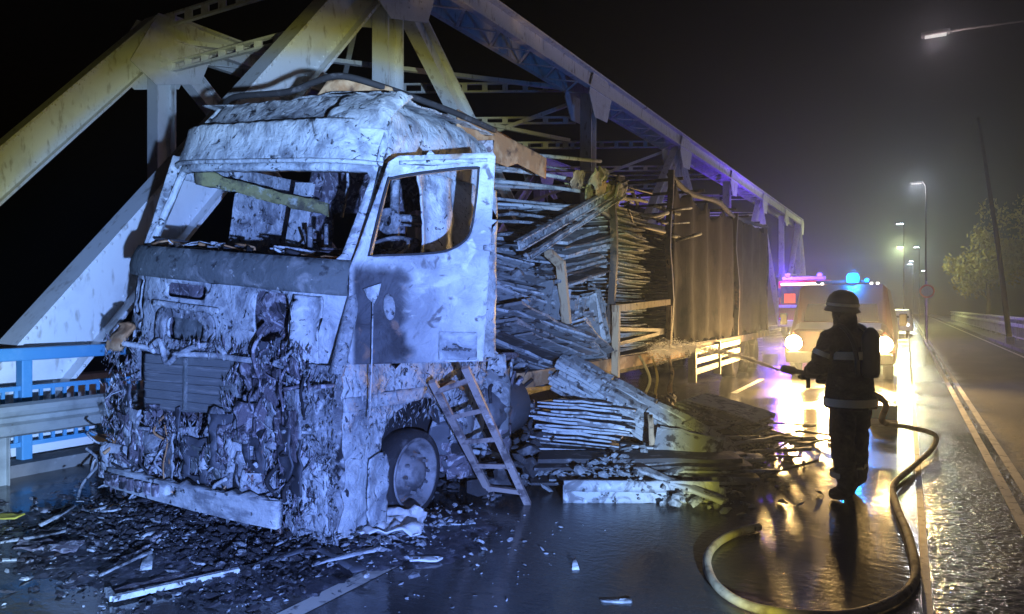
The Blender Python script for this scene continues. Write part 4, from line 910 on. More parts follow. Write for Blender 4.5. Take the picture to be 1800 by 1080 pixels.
plank('white_slat', G(1010, 795) + Vector((-.1, .25, .22)), G(1000, 795) + Vector((-.02, .3, .62)), .05, .03, 'white', 'short white slat standing upright in the debris', 'slat', seed=5)
plank('split_board', (-2.15, 6.72, .30), (-2.22, 6.85, .58), .06, .03, 'wood', 'small brown split board in the debris heap', 'board', seed=6)
clods('rubble_heap', 2600, lambda r_: (lambda x, y: (x, y, .02 + max(0, .30 - .28 * abs(x + 2.3)) * r_.random()))(-2.4 + r_.gauss(0, .55), r_.uniform(5.7, 9.5)), 'char', 8, 'heap of broken charred fragments beside the trailer', 'debris', .012, .07, .4)
clods('rubble_under_trailer', 900, lambda r_: (r_.uniform(-4.2, -3.0), r_.uniform(5.2, 11), .02 + .35 * r_.random() ** 2), 'char_dark', 9, 'black burnt fragments under the trailer edge', 'debris', .03, .14, .5)
# ladder leaning on the cab
ld_ = empty('ladder', (-3.0, 5.35, 0)); tag(ld_, 'short scorched ladder leaning against the burnt lorry', 'ladder')
B0, B1 = G(866, 876), G(928, 887)
T0, T1 = Vector((-3.14, 4.46, 1.08)), Vector((-2.82, 4.42, 1.20))
child_at(MB().bar(B0, T0, .04, .055, up=(1, .5, 0)), 'stile', M['ladder'], ld_); child_at(MB().bar(B1, T1, .04, .055, up=(1, .5, 0)), 'stile', M['ladder'], ld_)
for k in range(5):
    t = .10 + k * .205; child_at(MB().bar(B0.lerp(T0, t), B1.lerp(T1, t), .05, .035), 'rung', M['ladder'], ld_)

# ------------------------------------------------------------------ debris on the road before the cab
def cloud(r_):
    while True:
        x, y = r_.gauss(-4.5, .72), r_.gauss(3.22, .33)
        if -6.8 < x < -3.02 and 2.1 < y < 4.3: return (x, y, .01 + max(0, .22 - .25 * abs(y - 3.6) - .04 * abs(x + 4.5)) * r_.random())
def sludge(name, cx, cy_, rx, ry, h, seed, label, rot=0.):
    n1, n2 = 90, 54; vs = []; fs = []; cr, sr = math.cos(rot), math.sin(rot)
    for i in range(n1 + 1):
        for j in range(n2 + 1):
            u, v = 2 * i / n1 - 1, 2 * j / n2 - 1; x, y = cx + rx * u * cr - ry * v * sr, cy_ + rx * u * sr + ry * v * cr
            p = Vector((x, y, seed)); q = noise.noise(p * 2.2) * .5 + noise.noise(p * 6) * .35 + noise.noise(p * 17) * .25
            z = h * (1.05 - (u * u + v * v) * 1.05 + q * .9) - .012
            vs.append((x, y, max(-.02, min(z, h * 1.5)) if z > -.02 else -.02))
    for i in range(n1):
        for j in range(n2): a_ = i * (n2 + 1) + j; fs.append([a_, a_ + n2 + 1, a_ + n2 + 2, a_ + 1])
    o = mesh_obj(name, vs, fs, M['sludge'], None, True); o['kind'] = 'stuff'; o['label'] = label; o['category'] = 'ash'; return o
M['sludge'] = mat('wet_ash_sludge', (.045, .043, .052), .38, 0, [((.13, .125, .15), 5, .48, .66, dict(dist=1.)), ((.30, .30, .33), 13, .60, .68), ((.015, .014, .016), 9, .54, .64)], bumps=[(30, .8, .02), (90, .6, .008)])
sludge('ash_sludge', -4.5, 3.22, 1.75, .85, .045, 3, 'wet grey ash sludge under the rubble before the cab')
sludge('wheel_sludge', -3.15, 4.2, .75, .9, .04, 5, 'wet ash sludge around the front wheel and ladder foot')
clods('road_rubble', 4200, cloud, 'rubble', 11, 'dark burnt rubble spread on the road before the cab', 'debris', .006, .042, .35)
clods('pale_rubble', 600, cloud, 'ash', 12, 'pale ash flakes mixed into the rubble before the cab', 'debris', .006, .045, .25)
clods('fine_flakes', 500, lambda r_: (r_.uniform(-6, -1.9), r_.uniform(1.7, 5.0), .006), 'char_pale', 13, 'small grey flakes sprinkled over the wet asphalt', 'debris', .006, .022, .25)
clods('wheel_rubble', 700, lambda r_: (r_.gauss(-3.3, .28), r_.gauss(4.1, .35), .02 + .06 * r_.random()), 'ash', 14, 'ash and melted bits heaped around the front wheel', 'debris', .006, .04, .35)
def scrap(name, px, py, sx, sy, mt, label, cat='scrap', rotz=0., amp=.05, seed=0, z=.03, shape=None, lift=0.):
    c = G(px, py); m = Matrix.Rotation(rotz, 3, 'Z')
    ol = shape or ragged(rrect(-sx / 2, -sy / 2, sx / 2, sy / 2, min(sx, sy) * .2), .05, .03, seed)
    o = panel(name, ol, [], lambda u, v: m @ Vector((u, v, lift * max(0, v))), M[mt], None, .035, .01, amp, 8, seed, ridge=.3)
    o.location = c + Vector((0, 0, z + amp * .6)); return tag(o, label, cat)
scrap('crumpled_sheet', 655, 948, .72, .40, 'white', 'crumpled white sheet on the road before the front wheel', 'sheet', .5, .10, 71, .05, lift=.25)
scrap('crumpled_sheet', 640, 962, .36, .12, 'white', 'folded white strip in front of the crumpled sheet', 'sheet', .3, .03, 72)
scrap('plastic_fragment', 748, 988, .20, .08, 'white', 'pale jagged fragment right of the lane line end', 'fragment', .5, .02, 73, .01)
scrap('metal_strip', 795, 928, .34, .035, 'ash_light', 'thin bent pale strip beside the front wheel', 'strip', .75, .015, 74, .02)
scrap('oval_fragment', 272, 962, .17, .08, 'white', 'white oval fragment standing out of the dark rubble', 'fragment', .9, .01, 75, .06, shape=[(.085 * math.cos(t), .04 * math.sin(t)) for t in [k * .35 for k in range(18)]], lift=.8)
scrap('cone_fragment', 1011, 1003, .06, .13, 'ash_light', 'small pale upright fragment alone on the wet road', 'fragment', .5, .01, 76, .0, shape=[(-.02, 0), (.026, .0), (.018, .05), (.004, .09), (-.012, .05)], lift=.5)
scrap('yellow_fragment', 14, 917, .22, .10, 'yellow', 'yellow fragment on the asphalt at the left picture edge', 'fragment', .5, .02, 77)
scrap('grey_flake', 10, 985, .25, .06, 'ash_light', 'pale streak of ash at the left picture edge', 'flake', .7, .01, 78, .0)
scrap('coiled_scrap', 85, 975, .42, .20, 'ash_dark', 'dark curled scrap at the left end of the rubble', 'scrap', .5, .05, 79)
scrap('flat_scrap', 1085, 1003 + 55, .18, .05, 'char', 'faint dark scrap on the wet road in the foreground', 'scrap', .5, .01, 80, .0)
scrap('pale_strip', 505, 955, .7, .05, 'ash_light', 'thin pale strip lying in the rubble below the bumper', 'strip', .52, .012, 81, .02)
# long flat trim with a rail, lying in front
a, b = G(198, 1062), G(455, 1003)
tr = empty('torn_trim_rail', (a + b) / 2); tag(tr, 'long torn body trim lying on the road in front of the rubble', 'trim')
d = (b - a); sd = Vector((-d.y, d.x, 0)).normalized()
c = (a + b) / 2
panel('trim_sheet', ragged([(-.5, 0), (.5, .02), (.47, .20), (.1, .16), (-.1, .22), (-.46, .17)], .05, .02, 4), [], lambda u, v: d * u + sd * v + Vector((0, 0, .03)), M['ash_dark'], tr, .05, .012, .025, 7, 61)
child_at(MB().bar(a + Vector((0, 0, .03)), b + Vector((0, 0, .03)), .035, .03), 'front_rail', M['ash_light'], tr)
child_at(MB().bar(a + Vector((0, 0, .03)), a + sd * .16 + Vector((0, 0, .03)), .03, .03), 'end_rail', M['ash_light'], tr)
rg = random.Random(55)
for i in range(24):
    x, y = rg.gauss(-4.5, .7), rg.gauss(3.15, .3)
    if y > 3.5: y = 3.4
    an = rg.uniform(0, 3.14); L_ = rg.uniform(.15, .5)
    pa = Vector((x - math.cos(an) * L_ / 2, y - math.sin(an) * L_ / 2, .05)); pb = Vector((x + math.cos(an) * L_ / 2, y + math.sin(an) * L_ / 2, .05 + rg.uniform(0, .12)))
    wd_, mt_ = rg.uniform(.02, .09), rg.choice(('ash', 'ash_dark', 'ash_light', 'slate'))
    zn = 'at the left end of the rubble' if x < -5.1 else 'at the right end of the rubble' if x > -4.0 else 'close under the bumper' if y > 3.2 else 'in the front of the rubble'
    plank('metal_shard', pa, pb, wd_, .01, mt_, ('long ' if L_ > .33 else 'short ') + TONE[mt_] + ' metal shard ' + zn, 'shard', 'metal shards before the cab', 500 + i)
for i, (px, py) in enumerate(((160, 880), (175, 840), (330, 990))):
    c = G(px, py); p = [c + Vector((rg.uniform(-.1, .1), rg.uniform(-.1, .1), .03 + .14 * k)) for k in range(4)]
    if i == 2: p = [c + Vector((.14 * k - .2, .05 * math.sin(k * 2), .03)) for k in range(5)]
    tag(MB().tube(spline(p), .012, 6).build('bent_cable', M['ash'], None, True), ['bent cable sticking up beside the bumper corner', 'upright wire hanging by the left fender', 'curled cable lying among the rubble'][i], 'cable')

# ------------------------------------------------------------------ fire hose
hp = [(1556, 752), (1600, 754), (1640, 762), (1648, 778), (1622, 800), (1590, 826), (1571, 858), (1576, 895), (1596, 945), (1609, 1000), (1604, 1036), (1570, 1066), (1500, 1090), (1420, 1092), (1340, 1082), (1285, 1060), (1252, 1028), (1243, 990), (1262, 962), (1300, 942), (1335, 934)]
FX, FY = -.42, 6.85
FROT = R(58); FM = Matrix.Translation((FX, FY, 0)) @ Matrix.Rotation(FROT, 4, 'Z') @ Matrix.Scale(.96, 4)
HR, HL = FM @ Vector((.06, .30, 1.04)), FM @ Vector((-.02, .44, 1.06)); HD = (HL - HR).normalized()
def Z3(px, py, zc): d = cam_dir(px, py); f_ = Vector((-math.sin(YAW), math.cos(YAW), 0)); t = zc / d.dot(f_); return Vector((0, 0, CAM_H)) + d * t
pts = [HR + HD * .02, HR - HD * .18 + Vector((.02, -.04, -.03)), HR - HD * .42 + Vector((.05, -.08, -.12)), Z3(1552, 742, 6.9), Z3(1600, 752, 7.9), Z3(1642, 764, 8.6), Z3(1641, 786, 8.1), Z3(1606, 820, 7.2)] + [G(*p) + Vector((0, 0, .030)) for p in hp[6:]]
pp = spline(pts, 6)
tag(MB().tube(pp, [.027 * (1 + .06 * noise.noise(Vector((i * .31, 3, 1)))) for i in range(len(pp))], 10).build('fire_hose', M['hose'], None, True), 'pale fire hose curling over the wet road to the firefighter', 'hose')
nz_ = empty('hose_nozzle', HL); tag(nz_, 'hose nozzle held by the firefighter and aimed at the trailer', 'nozzle')
child_at(MB().lathe(HR, HD + Vector((0, 0, .06)), [(.001, 0), (.030, 0), (.032, .1), (.024, .14), (.025, .26), (.038, .28), (.04, .38), (.03, .40), (.001, .40)], 14), 'barrel', M['boot'], nz_, True)
child_at(MB().bar(HL, HL - Vector((0, 0, .12)), .03, .035, up=(1, 0, 0)), 'grip', M['boot'], nz_)

# water jet from the nozzle to the trailer edge: droplets, one mass
r_ = random.Random(77); vs = []; fs = []
J0 = HL + HD * .25; J1 = Vector((-3.45, 10.6, .95))
for i in range(5200):
    t = r_.random() ** .8; p = J0.lerp(J1, t) + Vector((0, 0, .55 * t * (1 - t))); sp_ = .012 + .16 * t ** 1.6
    p += Vector((r_.gauss(0, sp_ * .5), r_.gauss(0, sp_ * .5), r_.gauss(0, sp_ * .5) - .25 * sp_ * r_.random()))
    d = (J1 - J0).normalized() * r_.uniform(.015, .06); q = r_.uniform(.0015, .004); b = len(vs)
    vs += [p - d, p + Vector((q, 0, 0)), p + Vector((0, 0, q)), p - Vector((q, 0, 0)), p - Vector((0, 0, q)), p + d]
    fs += [[b, b + 1, b + 2], [b, b + 2, b + 3], [b, b + 3, b + 4], [b, b + 4, b + 1], [b + 5, b + 2, b + 1], [b + 5, b + 3, b + 2], [b + 5, b + 4, b + 3], [b + 5, b + 1, b + 4]]
wj = mesh_obj('water_jet', vs, fs, M['spray'], None, True); wj['kind'] = 'stuff'; wj['label'] = 'spray of water from the nozzle towards the trailer'; wj['category'] = 'water jet'

# ------------------------------------------------------------------ firefighter
def skin(name, verts, edges, radii, mt, parent, root=0, sub=2):
    me = bpy.data.meshes.new(name); me.from_pydata(verts, edges, []); o = bpy.data.objects.new(name, me); COL.objects.link(o)
    md = o.modifiers.new('s', 'SKIN'); md.use_smooth_shade = True
    sv = me.skin_vertices[0].data
    for i, r_ in enumerate(radii): sv[i].radius = (r_, r_) if not isinstance(r_, tuple) else r_
    for s_ in sv: s_.use_root = False
    sv[root].use_root = True
    s2 = o.modifiers.new('u', 'SUBSURF'); s2.levels = sub; s2.render_levels = sub
    dg = bpy.context.evaluated_depsgraph_get(); m2 = bpy.data.meshes.new_from_object(o.evaluated_get(dg))
    bpy.data.objects.remove(o); m2.name = name; m2.materials.clear(); m2.materials.append(mt)
    for p in m2.polygons: p.use_smooth = True
    return lnk(bpy.data.objects.new(name, m2), parent)
ff = empty('person', (FX, FY, 0), (0, 0, FROT)); ff.scale = (.96, .96, .96)
tag(ff, 'firefighter in dark turnout gear with reflective bands holding a hose', 'person')
# local: y forward, x right
V = []; E = []; RD = []
def jv(p, r_, prev=None):
    V.append(p); RD.append(r_)
    if prev is not None: E.append((prev, len(V) - 1))
    return len(V) - 1
pel = jv((0, 0, .98), (.19, .15)); wst = jv((0, .02, 1.12), (.185, .15), pel); chs = jv((0, .04, 1.34), (.21, .16), wst); shl = jv((0, .05, 1.46), (.16, .12), chs)
nk = jv((0, .07, 1.54), .075, shl); hd = jv((0, .10, 1.64), (.085, .10), nk); ht = jv((0, .10, 1.74), (.08, .09), hd)
for s_ in (-1, 1):
    hip = jv((s_ * .11, 0, .90), .125, pel); kn = jv((s_ * .17, .07 * (1 if s_ > 0 else -.4), .50), .098, hip); an = jv((s_ * .20, -.02 + .10 * (1 if s_ > 0 else -1), .12), .088, kn); ft = jv((s_ * .21, .05 + .10 * (1 if s_ > 0 else -1), .06), .062, an); jv((s_ * .22, .16 + .10 * (1 if s_ > 0 else -1), .045), .048, ft)
    sh = jv((s_ * .22, .05, 1.42), .095, shl); el = jv((s_ * .29, .13, 1.17), .075, sh)
    hand = jv((.06 if s_ > 0 else -.02, .30 if s_ > 0 else .44, 1.06 if s_ > 0 else 1.08), .048, el)
    for f in range(4):
        b_ = Vector(V[hand]); k1 = jv(tuple(b_ + Vector((-.02 + .0 * f, .02 + .026 * f - .02, -.045))), .014, hand); jv(tuple(b_ + Vector((-.055 + .006 * f, .0 + .026 * f - .02, -.06))), .012, k1)
    k1 = jv(tuple(Vector(V[hand]) + Vector((-.05, -.03, .02))), .015, hand); jv(tuple(Vector(V[hand]) + Vector((-.08, -.01, -.01))), .013, k1)
bd_ = skin('body', V, E, RD, M['black_cloth'], ff)
for v in bd_.data.vertices:      # creases of the heavy cloth
    if v.co.z > .1 and v.co.z < 1.5:
        p = Vector((v.co.x * 7, v.co.y * 7, v.co.z * 15)); v.co += v.normal * (.016 * (1 - 2 * abs(noise.noise(p))) + .008 * noise.noise(p * 2.1))
hm = MB().lathe((0, .09, 1.70), (0, -.1, 1), [(.148, -.035), (.155, -.02), (.136, .0), (.138, .05), (.124, .10), (.085, .145), (.03, .165), (.001, .167)], 20).build('helmet', M['helmet'], ff, True)
MB().lathe((0, .09, 1.70), (0, -.1, 1), [(.142, .02), (.143, .045)], 20).build('helmet_band', M['reflective'], hm)
panel('neck_cape', rrect(-1.25, 1.47, 1.25, 1.68, .05), [], lambda t, z: Vector((.112 * math.sin(t) * (1 + (1.68 - z) * .5), .09 - .115 * math.cos(t) * (1 + (1.68 - z) * .6), z)), M['black_cloth'], ff, .06, .008, .008, 8, 1)
def band(c, rx, ry, h, tilt=(0, 0, 1), nm='reflective_band'):
    n = 22; vs = []; fs = []; q = Vector((0, 0, 1)).rotation_difference(Vector(tilt).normalized()).to_matrix()
    for k in range(n):
        t = 2 * math.pi * k / n
        for dz in (-h / 2, h / 2): vs.append(Vector(c) + q @ Vector((rx * math.cos(t), ry * math.sin(t), dz)))
    fs = [[2 * k, 2 * ((k + 1) % n), 2 * ((k + 1) % n) + 1, 2 * k + 1] for k in range(n)]
    return mesh_obj(nm, vs, fs, M['reflective'], ff, True)
band((0, .01, .86), .252, .212, .07); band((0, .035, 1.28), .25, .205, .07)
for s_ in (-1, 1):
    band((s_ * .192, .02 + .07 * (1 if s_ > 0 else -1), .24), .100, .105, .05, (s_ * .06, .1 * s_, 1)); band((s_ * .26, .095, 1.29), .092, .092, .045, (s_ * -.27, -.3, 1))
    panel('leg_stripe', [(-.02, .28), (.02, .28), (.02, .72), (-.02, .72)], [], (lambda s_: lambda a, z: Vector((s_ * (.255 - .10 * (z - .28) / .44 * .25), -.005 + a + .03 * s_, z)))(s_), M['reflective'], ff, .06, .004, .0, 1, 3)
ck = MB()
for zz, q in ((1.10, .0), (1.0, .012), (.9, .022), (.80, .030)):
    ck.v += [Vector(((.215 + q) * math.cos(t) * (1 + .03 * math.sin(5 * t + zz * 9)), .01 + (.175 + q) * math.sin(t), zz + .008 * math.sin(3 * t))) for t in [2 * math.pi * k / 24 for k in range(24)]]
ck.f = [[i * 24 + k, i * 24 + (k + 1) % 24, (i + 1) * 24 + (k + 1) % 24, (i + 1) * 24 + k] for i in range(3) for k in range(24)]
ck.build('coat_skirt', M['black_cloth'], ff, True)
for s_ in (-1, 1): MB().tube(spline([(s_ * .12, -.15, 1.12), (s_ * .14, -.12, 1.40), (s_ * .13, .03, 1.545), (s_ * .12, .17, 1.40), (s_ * .13, .19, 1.15)], 4), .022, 6).build('harness_strap', M['boot'], ff, True)
tank = MB().lathe((0, -.19, 1.08), (0, 0, 1), [(.001, 0), (.06, .01), (.075, .05), (.075, .36), (.05, .42), (.02, .45), (.001, .45)], 14).build('air_cylinder', M['boot'], ff, True)

# ------------------------------------------------------------------ things by the firefighter
bx = empty('blue_tool_box', G(1553, 752) + Vector((0, .15, 0))); tag(bx, 'small blue and white box on the wet road behind the firefighter', 'box')
MB().box((0, 0, .20), (.34, .24, .20), bev=.02).build('lid', M['blue_box'], bx); MB().box((0, 0, .06), (.35, .25, .10), bev=.02).build('base', M['white'], bx); MB().tube([(-.08, 0, .30), (-.07, 0, .34), (.07, 0, .34), (.08, 0, .30)], .012, 6).build('handle', M['boot'], bx, True)

# ------------------------------------------------------------------ fire engines
def spot(name, loc, direc, energy, color, size, blend=.6, soft=.08, parent=None):
    l = bpy.data.lights.new(name, 'SPOT'); l.energy = energy; l.color = color; l.spot_size = R(size); l.spot_blend = blend; l.shadow_soft_size = soft
    o = bpy.data.objects.new(name, l); o.location = loc; o.rotation_euler = Vector(direc).to_track_quat('-Z', 'Y').to_euler(); return lnk(o, parent)
def point(name, loc, energy, color, soft=.1, parent=None):
    l = bpy.data.lights.new(name, 'POINT'); l.energy = energy; l.color = color; l.shadow_soft_size = soft
    o = bpy.data.objects.new(name, l); o.location = loc; return lnk(o, parent)
va = empty('rescue_van', (-1.35, 17.6, 0)); tag(va, 'rescue van with dazzling headlamps and a blue beacon facing us', 'van')
VB = [(-.98, .45), (.98, .45), (1.0, 1.0), (.97, 1.25), (.82, 2.05), (.74, 2.15), (-.74, 2.15), (-.82, 2.05), (-.97, 1.25), (-1.0, 1.0)]
def loft(name, secs, mt, parent):
    n = len(secs[0][1]); vs = []; fs = []
    for y, prf in secs: vs += [(x, y, z) for x, z in prf]
    for i in range(len(secs) - 1): fs += [[i * n + k, i * n + (k + 1) % n, (i + 1) * n + (k + 1) % n, (i + 1) * n + k] for k in range(n)]
    fs += [list(range(n)), list(range((len(secs) - 1) * n, len(secs) * n))[::-1]]
    return mesh_obj(name, vs, fs, mt, parent)
def sect(sx, zlo, zhi): return [(x * sx, zlo + (z - .45) / 1.7 * (zhi - zlo)) for x, z in VB]
loft('body', [(0, sect(1.08, .42, 1.08)), (.08, sect(1.14, .40, 1.14)), (.75, sect(1.16, .40, 1.28)), (1.35, sect(1.16, .40, 2.18)), (5.2, sect(1.16, .40, 2.2))], M['van_dark'], va)
mesh_obj('windscreen', [(-.80, .755, 1.30), (.80, .755, 1.30), (.70, 1.27, 2.05), (-.70, 1.27, 2.05)], [[0, 1, 2, 3]], M['glass'], va)
MB().box((0, -.03, .50), (2.2, .16, .26), bev=.04).build('bumper', M['ink'], va); MB().box((0, -.012, .82), (.9, .05, .18), bev=.01).build('radiator_grille', M['ink'], va)
MB().box((0, -.115, .50), (.50, .02, .11)).build('number_plate', M['plate'], va)
for x in (-.92, .92):
    hl = empty('headlamp', (x, -.05, .82)); hl.parent = va
    MB().lathe((0, 0, 0), (0, -1, 0), [(.19, -.05), (.195, .01), (.17, .02)], 18).build('bezel', M['chrome'], hl, True)
    MB().lathe((0, -.025, 0), (0, -1, 0), [(.17, 0), (.12, .025), (.001, .04)], 18).build('lens', M['headlamp'], hl, True)
hl = empty('work_lamp', (-.24, -.14, .72)); hl.parent = va
MB().lathe((0, 0, 0), (0, -1, 0), [(.001, -.06), (.12, -.05), (.135, .01), (.12, .02)], 16).build('bezel', M['ink'], hl, True)
MB().lathe((0, -.025, 0), (0, -1, 0), [(.12, 0), (.08, .02), (.001, .03)], 16).build('lens', M['headlamp'], hl, True)
for x in (-.98, .98): MB().lathe((x, .85, .34), (1, 0, 0), [(.15, -.1), (.34, -.1), (.34, .1), (.2, .11), (.001, .08)], 24).build('wheel', M['tyre'], va, True)
for x in (-1.28, 1.28): MB().box((x, .95, 1.35), (.16, .12, .28), bev=.03).build('wing_mirror', M['ink'], va)
bar = MB().box((0, 1.5, 2.24), (1.2, .22, .08), bev=.02).build('light_bar', M['ink'], va)
MB().lathe((.22, 1.42, 2.24), (0, -.2, 1), [(.14, 0), (.14, .14), (.10, .20), (.001, .22)], 14).build('beacon', M['beacon_blue'], bar, True)
MB().lathe((.52, 1.42, 2.24), (0, -.2, 1), [(.05, 0), (.05, .06), (.001, .09)], 12).build('beacon', M['beacon_blue'], bar, True)
for x in (-.45, .62, .75): MB().box((x, 1.36, 2.2), (.06, .03, .05)).build('marker_lamp', M['marker'], bar)
vl = Vector((-1.35, 17.6, 0))
for x, en in ((-.92, 2000), (.92, 2000), (-.24, 1800)): spot('headlamp_beam', (x, -.20, .82 if x != -.24 else .72), (.04, -1, -.11), en, (1, .60, .20), 40, .8, .07, va)
point('beacon_light', (.22, 1.2, 2.55), 300, (.01, .25, 1), .08, va)

fe = empty('fire_engine', (-4.9, 41, 0)); tag(fe, 'distant red fire engine with violet lights behind the trailer', 'fire engine')
MB().box((0, 1.0, 1.85), (2.4, 2.0, 2.4), bev=.10).build('cab', M['red'], fe); MB().box((0, 4.6, 1.9), (2.45, 5.1, 2.5), bev=.05).build('body', M['red'], fe)
MB().box((0, -.015, 2.28), (2.1, .05, .95), bev=.02).build('windscreen', M['glass'], fe); MB().box((0, -.06, 1.68), (2.3, .06, .14)).build('white_stripe', M['plate'], fe)
MB().box((0, -.08, .75), (2.4, .3, .38), bev=.05).build('bumper', M['van_white'], fe); MB().box((0, .9, 3.2), (2.2, .35, .18), bev=.03).build('light_bar', M['van_white'], fe)
for x in (-.95, .95):
    MB().lathe((x, -.2, 1.02), (0, -1, 0), [(.13, 0), (.08, .03), (.001, .04)], 14).build('headlamp', M['beacon_violet' if x < 0 else 'ink'], fe, True); MB().lathe((x * .85, .7, 3.28), (0, 0, 1), [(.12, 0), (.12, .16), (.001, .2)], 12).build('beacon', M['beacon_violet'], fe, True)
    MB().box((x * 1.2, -.02, 2.4), (.16, .1, .5), bev=.03).build('wing_mirror', M['ink'], fe); MB().lathe((x * 1.05, 1.1, .5), (1, 0, 0), [(.2, -.13), (.5, -.13), (.5, .13), (.3, .14), (.001, .1)], 20).build('wheel', M['tyre'], fe, True)
for x, z in ((-.6, 2.1), (.2, 2.0), (.75, 2.1)): MB().box((x, -.06, z), (.55, .03, .5)).build('window_glow_panel', M['red_window'], fe)  # no lamps: added glowing panels stand in for the red-lit windscreen
MB().box((0, -.03, 2.86), (2.1, .04, .12)).build('sign_board', M['marker'], fe)
MB().bar((-.9, 1.2, 3.45), (-.3, 7, 3.5), .35, .1).build('ladder', M['galv'], fe)
point('beacon_light', (-.9, -.5, 3.7), 1500, (.13, .04, 1), .12, fe); point('beacon_light', (1.0, -.5, 3.6), 250, (.13, .05, 1), .12, fe)
# third vehicle far behind: pale car with small lamps
ca = empty('distant_car', (-.55, 47, 0)); tag(ca, 'distant parked car with small white lamps beside the van', 'car')
loft('body', [(0, sect(.85, .3, .75)), (.1, sect(.88, .28, .82)), (1.2, sect(.9, .28, .98)), (2.0, sect(.88, .28, 1.45)), (4.2, sect(.9, .28, 1.5))], M['van_white'], ca)
mesh_obj('windscreen', [(-.68, 1.22, 1.0), (.68, 1.22, 1.0), (.55, 1.95, 1.4), (-.55, 1.95, 1.4)], [[0, 1, 2, 3]], M['glass'], ca)
for x in (-.6, .6): MB().lathe((x, -.02, .62), (0, -1, 0), [(.09, 0), (.001, .03)], 10).build('headlamp', M['marker'], ca); MB().lathe((x, .7, .3), (1, 0, 0), [(.1, -.1), (.3, -.1), (.3, .1), (.001, .1)], 16).build('wheel', M['tyre'], ca)

# ------------------------------------------------------------------ street lamps, sign, tree
def lamp_post(label, x, y, h, arm, lit=None, lean=0., base=0.):
    e = empty('street_lamp', (x, y, base)); tag(e, label, 'street lamp', 'street lamps')
    top = Vector((lean, 0, h)); MB().tube([(0, 0, 0), (0, 0, .5), top * .5, top, top + Vector((arm * .4, 0, .18)), top + Vector((arm, 0, .22))], [.06, .05, .04, .032, .026, .024], 10).build('pole', M['pole'], e, True)
    hp_ = top + Vector((arm + (.3 if arm > 0 else -.3) * .6, 0, .22)); MB().box(hp_, (.62, .24, .09), bev=.03).build('lamp_head', M['pole'], e)
    MB().box(hp_ - Vector((0, 0, .06)), (.46, .18, .03), bev=.01).build('diffuser', M[lit] if lit else M['lamp_off'], e)
    return e, hp_
e4, h4 = lamp_post('dim street lamp head high over the road, nearest of the row', 4.0, 20.4, 8.0, -3.2, 'lamp_dim', base=.12)
point('street_light', h4 - Vector((0, 0, .13)), 280, (1, .74, .68), .15, e4)
e5, h5 = lamp_post('dim street lamp with a curved arm, second of the row', .88, 43.6, 8.0, -.25, 'lamp_dim')
point('street_light', h5 - Vector((0, 0, .25)), 750, (.95, .92, .88), .15, e5)
e1, h1 = lamp_post('street lamp with a yellow-green glow far down the road', -.25, 77, 7.1, -.1, 'lamp_green')
point('street_light', h1 - Vector((0, .1, .25)), 3600, (.95, 1, .42), .15, e1)
e2, h2 = lamp_post('street lamp with a cold white glow beyond the yellow-green one', .75, 112, 7.3, -.2, 'lamp_white')
point('street_light', h2 - Vector((0, .1, .25)), 1200, (.7, .85, 1), .15, e2)
for lab, lx, ly, lh, mt_ in (('small far street lamp high above the yellow-green one', -.2, 66, 8.2, 'lamp_white'), ('small far street lamp right of the yellow-green one', 1.2, 90, 8.0, 'lamp_white'), ('faintest street lamp low down at the road end', 2.7, 140, 7.6, 'lamp_white'), ('far street lamp just above the white lamp', .9, 128, 8.6, 'lamp_white')):
    lamp_post(lab, lx, ly, lh, -.1, mt_)
# unseen lamp post behind the camera, added as weak general fill
e3, h3 = lamp_post('unseen street lamp behind the camera, added as weak fill light', 4.6, -3.0, 8.3, -1.2, 'lamp_off', base=.12)
point('street_light', h3 - Vector((0, 0, .25)), 60, (1, .76, .70), .15, e3)
lp = empty('leaning_pole', (3.75, 36, .12)); tag(lp, 'dark slightly leaning pole beside the white parapet', 'pole')
MB().tube([(0, 0, 0), (-.4, 0, 4), (-1.1, 0, 9.5)], [.11, .09, .06], 10).build('shaft', M['pole'], lp, True); MB().box((0, 0, .15), (.3, .3, .3), bev=.03).build('foot', M['galv'], lp)
sg = empty('round_traffic_sign', (.86, 40, 0)); tag(sg, 'round red traffic sign on a post in the middle of the road', 'sign')
MB().tube([(0, 0, 0), (0, 0, 2.9)], .04, 8).build('post', M['galv'], sg); MB().lathe((0, -.05, 2.4), (0, -1, 0), [(.33, 0), (.33, .012), (.24, .014)], 24).build('red_ring', M['sign_red'], sg)
MB().lathe((0, -.055, 2.4), (0, -1, 0), [(.24, .006), (.001, .006)], 24).build('disc', M['sign_white'], sg)
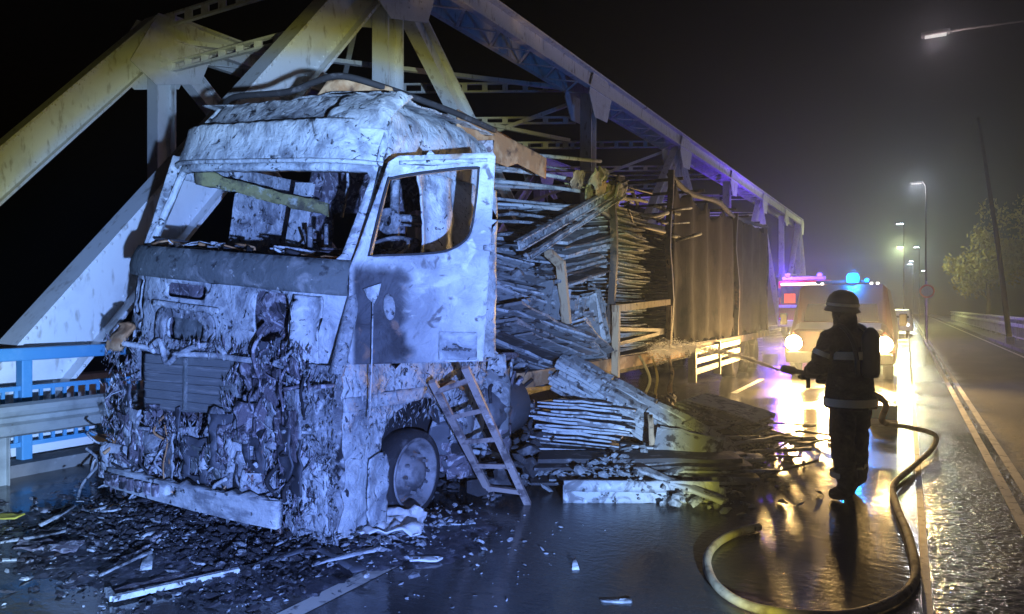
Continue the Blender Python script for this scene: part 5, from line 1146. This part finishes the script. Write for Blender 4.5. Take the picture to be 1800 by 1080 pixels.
def tree(label, x, y, h, rx, seed, n=3600):
    e = empty('tree', (x, y, -.3)); tag(e, label, 'tree', 'trees beyond the parapet'); r_ = random.Random(seed)
    mb = MB().tube([(0, 0, 0), (.1, 0, h * .3), (-.1, .1, h * .6), (.1, 0, h * .9)], [.22, .17, .11, .03], 9)
    cl = []
    for i in range(16):
        a = r_.uniform(0, 6.28); z0 = h * r_.uniform(.28, .7); L_ = rx * r_.uniform(.5, 1.0); tip = Vector((math.cos(a) * L_, math.sin(a) * L_, z0 + h * r_.uniform(.05, .28)))
        mb.tube([(0, 0, z0), tuple(tip * .5 + Vector((0, 0, z0 * .5 + .1))), tuple(tip)], [.07, .04, .012], 6); cl += [(tip, rx * r_.uniform(.28, .45)), (tip * .6 + Vector((0, 0, z0 * .45)), rx * .35)]
    cl.append((Vector((0, 0, h * .92)), rx * .4)); mb.build('trunk', M['bark'], e, True)
    vs = []; fs = []
    for i in range(n):
        c, q = r_.choice(cl); d = Vector((r_.gauss(0, 1), r_.gauss(0, 1), r_.gauss(0, .8))).normalized() * q * r_.random() ** .4; p = c + d; s_ = r_.uniform(.22, .46)
        m = Euler((r_.uniform(0, 6), r_.uniform(0, 6), r_.uniform(0, 6))).to_matrix(); b = len(vs)
        vs += [p + m @ Vector(k) * s_ for k in ((-.5, 0, 0), (0, -.28, .06), (.6, 0, 0), (0, .28, .06))]; fs += [[b, b + 1, b + 2], [b, b + 2, b + 3]]
    mesh_obj('crown', vs, fs, M['leaf'], e)
tree('bushy yellow-green tree beyond the parapet on the right', 6.6, 80, 9.2, 3.2, 1)
tree('taller darker tree behind the bushy yellow-green one', 10.5, 84, 12.5, 4.2, 2)
tree('low tree at the right picture edge beyond the parapet', 12.8, 70, 9.0, 3.6, 3)

# ------------------------------------------------------------------ smoke haze
hz = MB().box((0, 87, 6.1), (144, 210, 14.2)).build('haze', None); hz['kind'] = 'stuff'; hz['label'] = 'thin smoke haze hanging over the whole bridge'; hz['category'] = 'haze'
m = bpy.data.materials.new('haze'); m.use_nodes = True; n = m.node_tree; n.nodes.clear()
pv = n.nodes.new('ShaderNodeVolumePrincipled'); pv.inputs['Density'].default_value = .0020; pv.inputs['Color'].default_value = (.68, .80, 1, 1); pv.inputs['Anisotropy'].default_value = .78
oo = n.nodes.new('ShaderNodeOutputMaterial'); n.links.new(pv.outputs[0], oo.inputs['Volume']); hz.data.materials.append(m)
